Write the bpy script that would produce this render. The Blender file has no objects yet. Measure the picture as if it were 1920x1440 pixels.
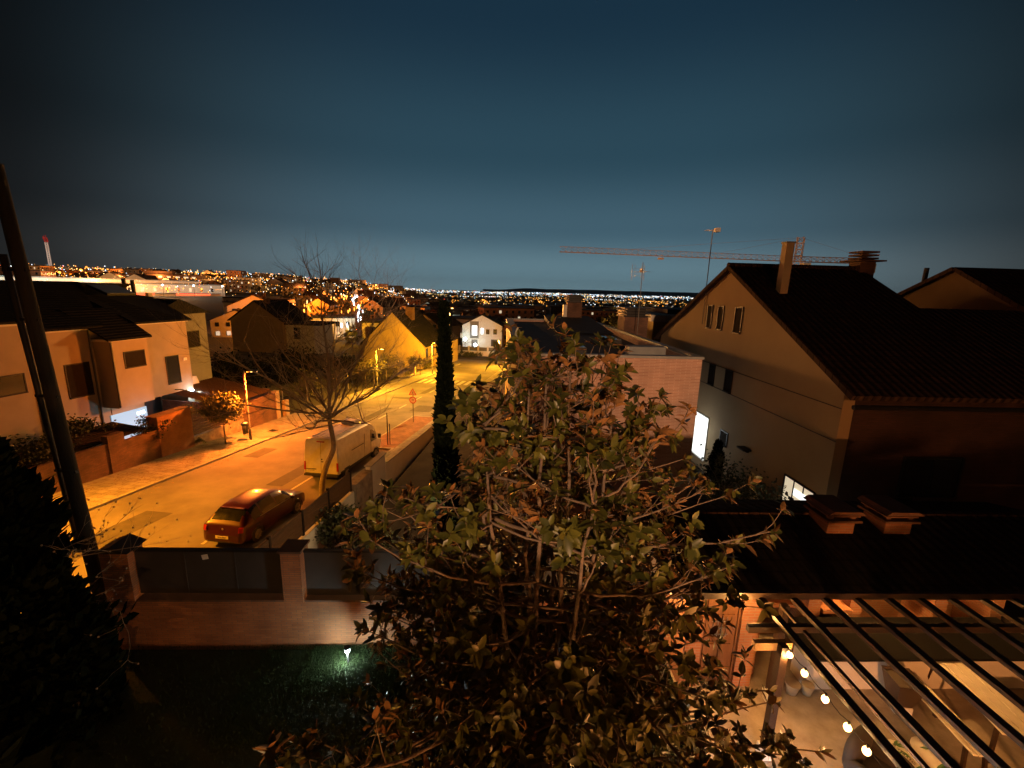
import bpy, math, random
from mathutils import Vector, Matrix, noise
R=math.radians; PI=math.pi
random.seed(7)
C=bpy.context.scene.collection
# ------------------------------------------------------------------ frames
AZ=R(6.6129)                       # heading of the street, clockwise from +Y
SD=(math.sin(AZ),math.cos(AZ)); SN=(SD[1],-SD[0]); SLOPE=-0.06837
GA=R(-2.0)
GE=(math.cos(GA),-math.sin(GA)); GF=(math.sin(GA),math.cos(GA))
def S(s,n,z=None):
    if z is None: z=-1+SLOPE*s
    return Vector((s*SD[0]+n*SN[0], s*SD[1]+n*SN[1], z))
def G(x,y,z=0.): return Vector((x*GE[0]+y*GF[0], x*GE[1]+y*GF[1], z))
SR=-AZ; GR=-GA
def gz(s): return -1+SLOPE*s
# ------------------------------------------------------------------ terrain height
def sstep(a,b,x):
    t=max(0.,min(1.,(x-a)/(b-a))); return t*t*(3-2*t)
def lerp_tab(tab,x):
    if x<=tab[0][0]: return tab[0][1]
    for (a,b),(c,d) in zip(tab,tab[1:]):
        if x<=c: return b+(d-b)*(x-a)/(c-a)
    return tab[-1][1]
LEFT=[(0,-6),(110,-7.5),(200,-7),(330,-4.),(600,6),(900,18),(1500,20),(3000,20),(30000,-60)]
RIGHT=[(0,-8),(110,-8.5),(200,-13),(600,-28),(1200,-44),(2000,-56),(4000,-64),(30000,-66)]
WAZ=[(-180,1),(-28,1),(-20,.87),(-15.5,.66),(-13,.38),(-9,0),(180,0)]
def terr(x,y):
    r=math.hypot(x,y); az=math.degrees(math.atan2(x,y))
    s=x*SD[0]+y*SD[1]
    plane=-1+SLOPE*max(-60,min(s,160))
    w=lerp_tab(WAZ,az)
    prof=w*lerp_tab(LEFT,r)+(1-w)*lerp_tab(RIGHT,r)
    k=sstep(105,230,r)
    z=plane*(1-k)+prof*k
    if r>250: z+=noise.noise(Vector((x/160,y/160,3)))*min(2.2,(r-250)*.008)*(.4 if w<.3 else 1)
    return z
# ------------------------------------------------------------------ materials
MATS={}
def nm(name,rough=.7,metal=0,spec=.5):
    m=bpy.data.materials.new(name); m.use_nodes=True
    b=m.node_tree.nodes['Principled BSDF']
    b.inputs['Roughness'].default_value=rough; b.inputs['Metallic'].default_value=metal
    b.inputs['Specular IOR Level'].default_value=spec
    MATS[name]=m; return m,m.node_tree,b
def coords(nt,kind='Object'):
    return nt.nodes.new('ShaderNodeTexCoord').outputs[kind]
def noisy(name,c1,c2,scale=6,rough=.8,metal=0,bump=.0,bscale=None,spec=.4,detail=6,r2=None,stretch=None):
    m,nt,b=nm(name,rough,metal,spec); N=nt.nodes.new; L=nt.links.new
    co=coords(nt)
    if stretch:
        mp=N('ShaderNodeMapping'); mp.inputs['Scale'].default_value=stretch; L(co,mp.inputs['Vector']); co=mp.outputs[0]
    n=N('ShaderNodeTexNoise'); n.inputs['Scale'].default_value=scale; n.inputs['Detail'].default_value=detail; n.inputs['Roughness'].default_value=.62
    L(co,n.inputs['Vector'])
    r=N('ShaderNodeValToRGB'); r.color_ramp.elements[0].position=.3; r.color_ramp.elements[1].position=.7
    r.color_ramp.elements[0].color=(*c1,1); r.color_ramp.elements[1].color=(*c2,1)
    L(n.outputs['Fac'],r.inputs['Fac']); L(r.outputs['Color'],b.inputs['Base Color'])
    if r2 is not None:
        mr=N('ShaderNodeMapRange'); mr.inputs['To Min'].default_value=rough; mr.inputs['To Max'].default_value=r2
        L(n.outputs['Fac'],mr.inputs['Value']); L(mr.outputs[0],b.inputs['Roughness'])
    if bump:
        n2=N('ShaderNodeTexNoise'); n2.inputs['Scale'].default_value=bscale or scale*6; n2.inputs['Detail'].default_value=5; L(co,n2.inputs['Vector'])
        bp=N('ShaderNodeBump'); bp.inputs['Strength'].default_value=bump; bp.inputs['Distance'].default_value=.02
        L(n2.outputs['Fac'],bp.inputs['Height']); L(bp.outputs['Normal'],b.inputs['Normal'])
    return m
def brick(name,c1,c2,mortar,bw=.25,bh=.065,ms=.012,rough=.85,bump=.5,var=.5,flat=False):
    m,nt,b=nm(name,rough); N=nt.nodes.new; L=nt.links.new
    sp=N('ShaderNodeSeparateXYZ'); L(coords(nt),sp.inputs[0])
    ad=N('ShaderNodeMath'); ad.operation='ADD'; L(sp.outputs[0],ad.inputs[0]); L(sp.outputs[1],ad.inputs[1])
    cb=N('ShaderNodeCombineXYZ'); L(ad.outputs[0],cb.inputs[0]); L(sp.outputs[2],cb.inputs[1])
    t=N('ShaderNodeTexBrick'); L(coords(nt) if flat else cb.outputs[0],t.inputs['Vector'])
    t.inputs['Scale'].default_value=1; t.inputs['Brick Width'].default_value=bw; t.inputs['Row Height'].default_value=bh; t.inputs['Mortar Size'].default_value=ms; t.inputs['Mortar Smooth'].default_value=.3
    t.inputs['Color1'].default_value=(*c1,1); t.inputs['Color2'].default_value=(*c2,1); t.inputs['Mortar'].default_value=(*mortar,1); t.inputs['Bias'].default_value=0
    n=N('ShaderNodeTexNoise'); n.inputs['Scale'].default_value=1.3; n.inputs['Detail'].default_value=8; L(coords(nt),n.inputs['Vector'])
    mr=N('ShaderNodeMapRange'); mr.inputs['From Min'].default_value=.3; mr.inputs['From Max'].default_value=.7; mr.inputs['To Min'].default_value=1-var; mr.inputs['To Max'].default_value=1.1
    L(n.outputs['Fac'],mr.inputs['Value'])
    mx=N('ShaderNodeVectorMath'); mx.operation='SCALE'; L(t.outputs['Color'],mx.inputs[0]); L(mr.outputs[0],mx.inputs['Scale'])
    L(mx.outputs[0],b.inputs['Base Color'])
    bp=N('ShaderNodeBump'); bp.inputs['Strength'].default_value=bump; bp.inputs['Distance'].default_value=.015; bp.invert=True
    L(t.outputs['Fac'],bp.inputs['Height']); L(bp.outputs['Normal'],b.inputs['Normal'])
    return m
def tiles(name,c1,c2,scale=4.,axis='Y',rough=.95):
    m,nt,b=nm(name,rough,0,.15); N=nt.nodes.new; L=nt.links.new
    t=N('ShaderNodeTexBrick'); L(coords(nt),t.inputs['Vector']); t.inputs['Scale'].default_value=1
    t.inputs['Brick Width'].default_value=.25; t.inputs['Row Height'].default_value=.3; t.inputs['Mortar Size'].default_value=.02
    t.inputs['Color1'].default_value=(*c1,1); t.inputs['Color2'].default_value=(*c2,1); t.inputs['Mortar'].default_value=(c1[0]*.3,c1[1]*.3,c1[2]*.3,1)
    L(t.outputs['Color'],b.inputs['Base Color'])
    w=N('ShaderNodeTexWave'); w.inputs['Scale'].default_value=scale*.32; w.inputs['Distortion'].default_value=.4; w.bands_direction='X'; L(coords(nt),w.inputs['Vector'])
    bp=N('ShaderNodeBump'); bp.inputs['Strength'].default_value=.9; bp.inputs['Distance'].default_value=.06; L(w.outputs['Fac'],bp.inputs['Height'])
    L(bp.outputs['Normal'],b.inputs['Normal']); return m
def plain(name,c,rough=.6,metal=0,spec=.5,coat=0):
    m=noisy(name,tuple(v*.82 for v in c),tuple(min(1,v*1.12) for v in c),scale=3,rough=rough,metal=metal,spec=spec,r2=min(1,rough+.15))
    if coat: m.node_tree.nodes['Principled BSDF'].inputs['Coat Weight'].default_value=coat; m.node_tree.nodes['Principled BSDF'].inputs['Coat Roughness'].default_value=.05
    return m
def emit(name,c,st,sample=False):
    m,nt,b=nm(name,.5); b.inputs['Base Color'].default_value=(*[v*.5 for v in c],1)
    b.inputs['Emission Color'].default_value=(*c,1); b.inputs['Emission Strength'].default_value=st
    if not sample: m.cycles.emission_sampling='NONE'
    return m
def glass(name,c=(.02,.025,.03),rough=.05):
    m=plain(name,c,rough,0,.9); return m
# ------------------------------------------------------------------ mesh builder
class MB:
    def __init__(s): s.v=[]; s.f=[]; s.m=[]; s.k=0
    def quad(s,*p):
        i=len(s.v); s.v+= [tuple(q) for q in p]; s.f.append(tuple(range(i,i+len(p)))); s.m.append(s.k); return s
    def box(s,x0,x1,y0,y1,z0,z1):
        i=len(s.v)
        s.v+=[(x0,y0,z0),(x1,y0,z0),(x1,y1,z0),(x0,y1,z0),(x0,y0,z1),(x1,y0,z1),(x1,y1,z1),(x0,y1,z1)]
        for q in ((0,3,2,1),(4,5,6,7),(0,1,5,4),(1,2,6,5),(2,3,7,6),(3,0,4,7)): s.f.append(tuple(i+a for a in q)); s.m.append(s.k)
        return s
    def obox(s,c,ax,ay,az):
        c,ax,ay,az=map(Vector,(c,ax,ay,az)); i=len(s.v)
        for a,b,d in ((-1,-1,-1),(1,-1,-1),(1,1,-1),(-1,1,-1),(-1,-1,1),(1,-1,1),(1,1,1),(-1,1,1)): s.v.append(tuple(c+ax*a+ay*b+az*d))
        for q in ((0,3,2,1),(4,5,6,7),(0,1,5,4),(1,2,6,5),(2,3,7,6),(3,0,4,7)): s.f.append(tuple(i+a for a in q)); s.m.append(s.k)
        return s
    def bar(s,p,q,w,h):
        p,q=Vector(p),Vector(q); d=(q-p); l=d.length; d=d/l; u=Vector((0,0,1)) if abs(d.z)<.95 else Vector((1,0,0))
        r=d.cross(u).normalized(); u=r.cross(d)
        return s.obox((p+q)/2,r*w/2,d*l/2,u*h/2)
    def prism(s,pts,a,b,axis='y'):
        n=len(pts); i=len(s.v)
        for t in (a,b):
            for (u,w) in pts:
                s.v.append((u,t,w) if axis=='y' else ((t,u,w) if axis=='x' else (u,w,t)))
        s.f.append(tuple(range(i,i+n))); s.f.append(tuple(range(i+2*n-1,i+n-1,-1))); s.m+= [s.k]*2
        for j in range(n):
            k=(j+1)%n; s.f.append((i+j,i+n+j,i+n+k,i+k)); s.m.append(s.k)
        return s
    def tube(s,pts,rs,n=6,cap=True):
        pts=[Vector(p) for p in pts]
        if not isinstance(rs,(list,tuple)): rs=[rs]*len(pts)
        i=len(s.v); ref=None
        for k,p in enumerate(pts):
            d=(pts[min(k+1,len(pts)-1)]-pts[max(k-1,0)])
            if d.length<1e-9: d=Vector((0,0,1))
            d.normalize()
            if ref is None: ref=Vector((1,0,0)) if abs(d.x)<.8 else Vector((0,1,0))
            a=(ref-d*ref.dot(d))
            if a.length<1e-6: a=d.orthogonal()
            a.normalize(); ref=a; b=d.cross(a)
            for j in range(n):
                t=2*PI*j/n; s.v.append(tuple(p+(a*math.cos(t)+b*math.sin(t))*rs[k]))
        for k in range(len(pts)-1):
            for j in range(n):
                a=i+k*n+j; b=i+k*n+(j+1)%n; s.f.append((a,b,b+n,a+n)); s.m.append(s.k)
        if cap and n>3:
            s.f.append(tuple(i+j for j in range(n-1,-1,-1))); e=i+(len(pts)-1)*n; s.f.append(tuple(e+j for j in range(n))); s.m+=[s.k]*2
        return s
    def cyl(s,c,r,z0,z1,n=16,r2=None): return s.tube([(c[0],c[1],z0),(c[0],c[1],z1)],[r,r if r2 is None else r2],n)
    def ball(s,c,r,nu=8,nv=5,sq=(1,1,1)):
        i=len(s.v); c=Vector(c)
        for a in range(nv+1):
            t=PI*a/nv
            for b in range(nu):
                p=2*PI*b/nu; s.v.append((c.x+r*sq[0]*math.sin(t)*math.cos(p),c.y+r*sq[1]*math.sin(t)*math.sin(p),c.z+r*sq[2]*math.cos(t)))
        for a in range(nv):
            for b in range(nu):
                q=i+a*nu+b; w=i+a*nu+(b+1)%nu; s.f.append((q,q+nu,w+nu,w)); s.m.append(s.k)
        return s
    def build(s,name,mat,parent=None,smooth=False,label=None,bevel=0):
        me=bpy.data.meshes.new(name); me.from_pydata(s.v,[],s.f)
        for mt in (mat if isinstance(mat,(list,tuple)) else [mat]): me.materials.append(MATS[mt] if isinstance(mt,str) else mt)
        if isinstance(mat,(list,tuple)): me.polygons.foreach_set('material_index',s.m)
        if smooth: me.polygons.foreach_set('use_smooth',[True]*len(me.polygons))
        me.update(); o=bpy.data.objects.new(name,me); C.objects.link(o)
        if parent: o.parent=parent
        if label: o['label']=label
        if bevel:
            b=o.modifiers.new('bevel','BEVEL'); b.width=bevel; b.segments=2; b.limit_method='ANGLE'
        return o
def place(o,loc,rz=0,rx=0): o.location=loc; o.rotation_euler=(rx,0,rz); return o
def tag(o,label,cat,group=None):
    o['label']=label; o['category']=cat
    if group: o['group']=group
    return o
def thing(name,label,cat,loc=(0,0,0),rz=0,rx=0,group=None):
    o=bpy.data.objects.new(name,None); o.empty_display_size=.1; C.objects.link(o); place(o,loc,rz,rx); return tag(o,label,cat,group)
def struct(o,kind='structure'): o['kind']=kind; return o
def copy_tree(o,parent=None):
    c=o.copy(); C.objects.link(c)
    if parent: c.parent=parent
    for ch in list(o.children): copy_tree(ch,c)
    return c
def lamp(loc,power,color,radius=.1,name='lamp_light',parent=None,spot=None,aim=None,blend=.4):
    d=bpy.data.lights.new(name,'SPOT' if spot else 'POINT'); d.energy=power; d.color=color; d.shadow_soft_size=radius
    if spot: d.spot_size=R(spot); d.spot_blend=blend
    o=bpy.data.objects.new(name,d); C.objects.link(o); o.location=loc
    if aim is not None:
        o.rotation_euler=(Vector(aim)-Vector(loc)).to_track_quat('-Z','Y').to_euler()
    return o
# ------------------------------------------------------------------ material library
noisy('asphalt',(.085,.08,.078),(.20,.19,.18),scale=.32,rough=.75,bump=.35,bscale=45,r2=.9,detail=10)
noisy('terrain',(.03,.028,.022),(.075,.065,.045),scale=.02,rough=.95,detail=10)
brick('paving',(.29,.27,.245),(.25,.235,.215),(.12,.11,.10),bw=.6,bh=.4,ms=.018,var=.4,bump=.4,flat=True)
brick('red_paving',(.28,.115,.08),(.22,.09,.06),(.14,.08,.06),bw=.4,bh=.4,ms=.02,var=.45,flat=True)
noisy('kerbstone',(.20,.19,.175),(.36,.35,.32),scale=2.2,rough=.8,bump=.25)
noisy('road_paint',(.35,.34,.3),(.62,.6,.55),scale=5,rough=.7)
noisy('lawn',(.006,.011,.004),(.014,.022,.008),scale=4,rough=.95,bump=.6,bscale=40)
noisy('asphalt_patch',(.05,.048,.046),(.08,.076,.072),scale=2,rough=.85,bump=.3,bscale=40)
noisy('dirt',(.03,.025,.018),(.07,.06,.045),scale=1,rough=.95,bump=.5,bscale=12)
noisy('terrace',(.24,.20,.155),(.38,.33,.27),scale=3.2,rough=.8,bump=.3,bscale=50,detail=12)
brick('orange_brick',(.36,.15,.065),(.30,.115,.05),(.30,.2,.13),var=.35)
brick('garden_brick',(.42,.165,.06),(.33,.12,.045),(.22,.12,.07),bw=.24,bh=.052,ms=.009,var=.4)
brick('thin_brick',(.44,.265,.20),(.34,.19,.145),(.52,.39,.32),bw=.42,bh=.06,ms=.011,var=.18,bump=.8)
brick('dark_brick',(.20,.095,.055),(.14,.068,.04),(.12,.08,.06),var=.5)
brick('shaded_brick',(.06,.024,.018),(.04,.018,.014),(.04,.022,.017),var=.5)  # darker copy of dark_brick, shade of the unlit front put into its colour
noisy('stone',(.15,.12,.095),(.33,.27,.21),scale=3.5,rough=.9,bump=.9,bscale=9)
noisy('cream_render',(.34,.28,.20),(.41,.34,.25),scale=.8,rough=.9,bump=.08,bscale=30,detail=10)
noisy('brown_render',(.10,.065,.035),(.13,.085,.045),scale=1,rough=.95)
noisy('tan_render',(.27,.195,.11),(.33,.245,.14),scale=.5,rough=.9,bump=.1,bscale=30,detail=10)
noisy('white_render',(.56,.53,.47),(.68,.65,.59),scale=1.2,rough=.85,bump=.08,bscale=30,detail=10)
noisy('grey_render',(.17,.165,.16),(.22,.21,.2),scale=1,rough=.95)
noisy('yellow_render',(.40,.31,.14),(.47,.37,.18),scale=.8,rough=.9,bump=.08,detail=9)
tiles('roof_tile',(.055,.032,.022),(.035,.022,.017))
tiles('slate_roof',(.010,.010,.011),(.016,.016,.017))
noisy('membrane',(.012,.013,.016),(.028,.03,.035),scale=1.5,rough=.8,bump=.2)
noisy('coping',(.16,.18,.19),(.23,.25,.26),scale=2,rough=.55,metal=.3)
noisy('stained_wood',(.014,.008,.004),(.036,.018,.008),scale=3,rough=.55,stretch=(10,.6,10),bump=.2)
noisy('pine_wood',(.30,.18,.075),(.45,.28,.13),scale=3,rough=.55,stretch=(9,.6,9),bump=.2)
noisy('door_wood',(.11,.05,.022),(.20,.095,.04),scale=3,rough=.45,stretch=(9,9,.7),bump=.2)
noisy('pole_wood',(.007,.006,.005),(.016,.013,.01),scale=3,rough=.9,stretch=(9,9,.4),bump=.6)
noisy('slat_wood',(.05,.032,.02),(.10,.062,.035),scale=3,rough=.6,stretch=(3,3,9),bump=.2)
plain('black_metal',(.02,.02,.021),.45,.5); plain('grey_metal',(.13,.13,.13),.45,.6); plain('panel_metal',(.06,.055,.055),.5,.3)
plain('steel',(.5,.5,.5),.3,1); plain('white_paint',(.72,.72,.70),.5); plain('rubber',(.012,.012,.012),.75)
plain('black_plastic',(.016,.016,.017),.5); plain('red_paint',(.045,.002,.0015),.3,.1,.4,.6); plain('van_paint',(.66,.64,.60),.38,0,.5,.4)
plain('tail_lens',(.32,.012,.008),.15); plain('clear_lens',(.5,.5,.5),.1); plain('plate_white',(.72,.7,.6),.4); plain('plate_ink',(.02,.02,.02),.5)
plain('alloy',(.32,.32,.33),.35,.8); plain('sign_red',(.42,.02,.02),.45); plain('sign_white',(.7,.7,.68),.45); plain('fabric_dark',(.03,.026,.024),.9)
plain('flat_black',(.006,.006,.006),.9,0,.1)  # even near black for the whole counter top
plain('bag_green',(.06,.16,.05),.5); plain('bag_white',(.6,.58,.52),.45); plain('glazed_pot',(.055,.04,.032),.4); plain('bin_green',(.035,.04,.035),.5)
plain('crane_paint',(.50,.36,.26),.5); plain('mast_white',(.65,.6,.55),.5); plain('alu',(.45,.45,.46),.35,.9); plain('board_white',(.66,.6,.5),.5)
glass('dark_glass'); glass('car_glass',(.012,.013,.012),.04); plain('blind',(.022,.018,.015),.85,0,.1); plain('pale_glass',(.16,.2,.24),.12,0,.9)
noisy('bark',(.17,.135,.10),(.30,.25,.20),scale=9,rough=.9,bump=.5); noisy('magnolia_bark',(.09,.068,.05),(.17,.13,.10),scale=9,rough=.85,bump=.4,stretch=(1,1,3))
def leafmat(name,c1,c2,under,rough=.35,spec=.6,trans=.0):
    m,nt,b=nm(name,rough,0,spec); N=nt.nodes.new; L=nt.links.new
    gi=N('ShaderNodeNewGeometry'); r=N('ShaderNodeValToRGB'); e=r.color_ramp.elements
    e[0].position=0; e[0].color=(*c1,1); e[1].position=1; e[1].color=(*c2,1)
    L(gi.outputs['Random Per Island'],r.inputs['Fac'])
    mx=N('ShaderNodeMix'); mx.data_type='RGBA'; L(gi.outputs['Backfacing'],mx.inputs['Factor']); L(r.outputs['Color'],mx.inputs['A']); mx.inputs['B'].default_value=(*under,1)
    L(mx.outputs['Result'],b.inputs['Base Color'])
    mr=N('ShaderNodeMapRange'); mr.inputs['To Min'].default_value=rough; mr.inputs['To Max'].default_value=.85; L(gi.outputs['Backfacing'],mr.inputs['Value']); L(mr.outputs[0],b.inputs['Roughness'])
    return m
leafmat('magnolia_leaf',(.026,.034,.007),(.105,.108,.018),(.15,.075,.02),.42,.5)
leafmat('conifer_leaf',(.004,.006,.003),(.010,.014,.006),(.005,.008,.004),1.,.0)
leafmat('hedge_leaf',(.016,.026,.008),(.04,.05,.018),(.05,.06,.02),.6)
leafmat('bright_leaf',(.07,.085,.02),(.16,.15,.04),(.09,.09,.03),.5)
leafmat('dry_leaf',(.10,.06,.02),(.22,.15,.06),(.12,.08,.03),.7)
leafmat('grass_blade',(.012,.022,.007),(.024,.040,.013),(.02,.035,.01),.9,.1)
for n_,c_,s_ in (('glow_white',(.80,.90,1.),5),('glow_cyan',(.45,.78,1.),4),('glow_orange',(1.,.36,.045),4.5),('glow_yellow',(1.,.66,.25),4),('glow_red',(1.,.08,.03),4)): emit(n_,c_,s_)
emit('glow_bulb',(1.,.53,.19),9); emit('window_lit',(.95,1.,.95),1.5,True); emit('window_warm',(1.,.82,.55),.65); emit('glow_lamp_white',(.75,.92,1.),25)
emit('garage_glow',(.45,.75,1.),.55); emit('stairs_lit',(.92,.95,1.),1.6)
# ================================================================== SETTING
def polar_ground():
    rs=[0,6,14,24,36,50,66,84,100,115,130,150,175,200,240,290,350,420,500,600,700,800,860,900,960,1100,1300,1600,2000,2600,3500,5000,7500,11000,15000,19000]
    azs=[a for a in range(-180,-60,12)]+[a*1.0 for a in range(-60,61,1)]+[a for a in range(72,180,12)]
    m=MB(); m.v.append((0,0,terr(0,0)-.02))
    na=len(azs)
    for r in rs[1:]:
        for a in azs:
            x=r*math.sin(R(a)); y=r*math.cos(R(a)); m.v.append((x,y,terr(x,y)-.02))
    for j in range(na): m.f.append((0,1+(j+1)%na,1+j)); m.m.append(0)
    for i in range(len(rs)-2):
        for j in range(na):
            a=1+i*na+j; b=1+i*na+(j+1)%na; m.f.append((a,b,b+na,a+na)); m.m.append(0)
    return struct(m.build('ground','terrain',smooth=True))
polar_ground()
def street(name,boxes,mat,bevel=0):
    m=MB()
    for b in boxes: m.box(*b)
    o=m.build(name,mat,bevel=bevel); place(o,(0,0,-1),SR,math.atan(SLOPE)); return struct(o)
street('road',[(-20.5,-11.3,-50,97,-.3,.004)],'asphalt')
street('cross_road',[(-75,-20.5,87,97,-.3,.003),(-11.3,60,88,97,-.3,.003)],'asphalt')
street('pavement',[(-23.75,-20.65,-50,86.5,-.3,.12),(-11.15,-9.55,-50,24.6,-.3,.12),(-11.15,-8.7,24.6,87.5,-.3,.12)],'paving')
street('pavement_bulb_out',[(-13.2,-11.15,27.6,37.5,-.25,.118)],'red_paving')
street('kerb',[(-20.65,-20.5,-50,86.5,-.3,.125),(-11.3,-11.15,-50,27.4,-.3,.125),(-11.3,-11.15,37.7,87.5,-.3,.125),(-13.35,-13.2,27.4,37.7,-.3,.125),(-13.2,-11.15,27.4,27.6,-.3,.125),(-13.2,-11.15,37.5,37.7,-.3,.125)],'kerbstone',.015)
cw=[(-20.2+.95*k,-19.7+.95*k,58.5,62.5,.0,.009) for k in range(9)]
street('crosswalk',cw,'road_paint')
street('road_markings',[(-13.62,-13.5,9.5,9.62,0,.009),(-13.62,-13.5,14,27,0,.009)]+[(-16.0,-15.9,y,y+2,0,.009) for y in range(36,58,5)],'road_paint')
street('asphalt_patches',[(-18.2,-16.9,11.5,16.2,0,.007),(-15.2,-14.3,20,29,0,.007),(-19.6,-18.6,24,26,0,.007),(-17.4,-16.6,31,41,0,.007),(-20.1,-19.2,9,13,0,.007),(-14.6,-12.6,40,43,0,.007),(-18.8,-15.8,46,47.2,0,.007),(-16.9,-16.2,50,57,0,.007)],'asphalt_patch')
street('manhole_covers',[(-21.9,-21.3,29.5,30.1,.1,.128),(-22.2,-21.7,35,35.5,.1,.128)],'black_metal')
# garden platforms (raised above the falling street)
def gbox(name,x0,x1,y0,y1,z0,z1,mat):
    o=MB().box(x0,x1,y0,y1,z0,z1).build(name,mat); place(o,(0,0,0),GR); return o
lw=MB().prism([(-7.2,-12),(-8.5,8.6),(3.85,8.6),(3.85,-12)],-3,0,'z').build('lawn','lawn'); place(lw,(0,0,0),GR); struct(lw)
struct(gbox('terrace',3.85,16,-12,9.6,-3,.006,'terrace'))
nb=MB().prism([(-6.6,8.9),(-1.6,46),(9,46),(9,8.9)],-6,-1.6,'z').build('neighbour_yard','dirt'); place(nb,(0,0,0),GR); struct(nb)
struct(gbox('side_yard',9,45,9.62,45,-6,-.3,'dirt'))
# ================================================================== OWN GARDEN WALL
gw=thing('garden_wall','orange brick garden wall with dark metal infill panels and capped pillars','wall',G(-8.1,8.75,0),GR)
MBw=MB().box(-.25,11.9,0,.24,-2.2,1.12)
MBw.build('brick_base','garden_brick',gw)
MB().box(.32,3.48,-.03,.27,1.12,1.16).box(3.94,7.5,-.03,.27,1.12,1.16).box(7.95,11.9,-.03,.27,1.12,1.16).build('coping','dark_brick',gw)
for k,(x,h) in enumerate(((-.28,2.34),(3.5,2.34),(7.52,2.34))):
    p=MB().box(x,x+(.58 if k==0 else .42),-.06,.36,1.12,h).build('pillar','garden_brick',gw)
    w=.58 if k==0 else .42
    MB().prism([(x-.07,h),(x+w+.07,h),(x+w/2,h+.15)],-.13,.43).build('pillar_cap','black_metal',p) if k==0 else MB().box(x-.04,x+w+.04,-.1,.4,h,h+.05).build('pillar_cap','dark_brick',p)
def panel(x0,x1,z0,bw):
    m=MB(); m.box(x0,x1,.10,.13,z0,2.27); 
    for x in (x0+(x1-x0)*.33,x0+(x1-x0)*.67): m.box(x-.012,x+.012,.088,.0995,z0+.02,2.26)
    o=m.build('infill_panel','panel_metal',bw)
    MB().box(x0,x1,.07,.16,2.27,2.32).build('top_rail','black_metal',o)
panel(.32,3.48,1.235,gw); panel(3.94,7.5,1.2,gw); panel(7.96,11.8,1.2,gw)
tg=MB().obox((0,0,0),(.065,0,.012),(0,.003,0),(-.01,0,.055)).build('paper_notice','sign_white'); place(tg,G(-6.25,8.79,2.17),GR); tag(tg,'small white paper notice fixed to the dark garden wall panel','notice')
# left side wall along the street
sw=thing('boundary_wall','low white based wall with dark boarding along our garden edge','wall',S(7.35,-9.6,0),SR)
MB().box(-.12,.12,-18,-.35,-3,.42).build('wall_base','white_render',sw)
m=MB().box(-.03,.03,-18,-.35,.42,1.16)
for k in range(44): m.box(.031,.045,-18+.4*k,-17.62+.4*k,.45,1.14)
m.build('boarding','stained_wood',sw)
MB().box(-.06,.06,-18,-.35,1.16,1.2).build('top_rail','stained_wood',sw)
# utility pole just outside the wall, out of plumb
up=thing('utility_pole','tall leaning dark wooden pole rising out of frame beside the road','utility pole',S(7.62,-9.95,-1.5),SR)
b=Vector((0,0,0)); t=Vector((.05,-.5,11.4))
MB().tube([b,b.lerp(t,.35),b.lerp(t,.7),t],[.145,.13,.115,.10],16).build('pole','pole_wood',up,True)
q=[Vector((-.27,-.15,3.7)),Vector((-.27,-.27,6.5)),Vector((-.27,-.43,9.9))]
MB().tube(q,[.045,.05,.06],10).build('cable_duct','black_plastic',up,True)
for z in (4.1,5.6,7.2,8.7,9.6):
    y=-.5*z/11.4; MB().box(-.33,.17,y-.03,y+.03,z,z+.05).build('bracket','black_metal',up)
# ================================================================== DARK CONIFER at the left edge
def conifer(name,label,loc,h,prof,n,seed,leaf=.16,mat='conifer_leaf',cat='tree',spread=1.,group=None,down=.2):
    rd=random.Random(seed); t=thing(name,label,cat,loc,rd.random()*6,0,group)
    MB().tube([(0,0,-.3),(0,0,h*.5),(0,0,h*.95)],[.13,.08,.02],7).build('trunk','bark',t,True)
    m=MB()
    for i in range(n):
        z=h*(rd.random()**.8)*.99+.02; a=rd.random()*2*PI
        r0=prof(z/h)*(1+.17*math.sin(a*3+z*2.3)+.15*math.sin(a*7-z*3.1)+.10*math.sin(a*2+z*9)); r=r0*(rd.random()**.35)*spread
        c=Vector((r*math.cos(a),r*math.sin(a),z)); up_=Vector((math.cos(a)*rd.uniform(.1,1),math.sin(a)*rd.uniform(.1,1),rd.uniform(.4,1.4)-down)).normalized()
        sd=up_.cross(Vector((rd.uniform(-1,1),rd.uniform(-1,1),rd.uniform(-1,1)))).normalized(); l=leaf*rd.uniform(.6,1.5); w=l*.22
        m.quad(c-sd*w,c+up_*l*.5-sd*w*1.1,c+up_*l,c+up_*l*.45+sd*w*1.2,c+sd*w)
    m.build('crown',mat,t); return t
conifer('conifer','dense black conifer filling the dark left edge of the garden',G(-8.35,6.55,0),6.3,lambda u:1.55*(1-u)**.62*(1-.25*math.exp(-((u-.12)/.08)**2))+.03,15000,3,.2)
conifer('conifer','smaller pointed dark conifer beside the utility pole',G(-7.55,6.95,0),3.3,lambda u:.62*(1-u)**.7+.02,3500,4,.17)
for k,(s,n,h_) in enumerate(((3.2,-9.0,5.2),(1.,-9.1,5.6),(-1.4,-9.0,5.4),(-4,-9.1,5.6),(-6.6,-9,5.3))):
    conifer('conifer','tall unseen conifer added along our street wall to shade the lawn',S(s,n,0),h_,lambda u:1.5*(1-u)**.5,3500,50+k,.45,group='added screening conifers')  # out of view, added to keep lamp light off the lawn
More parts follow.
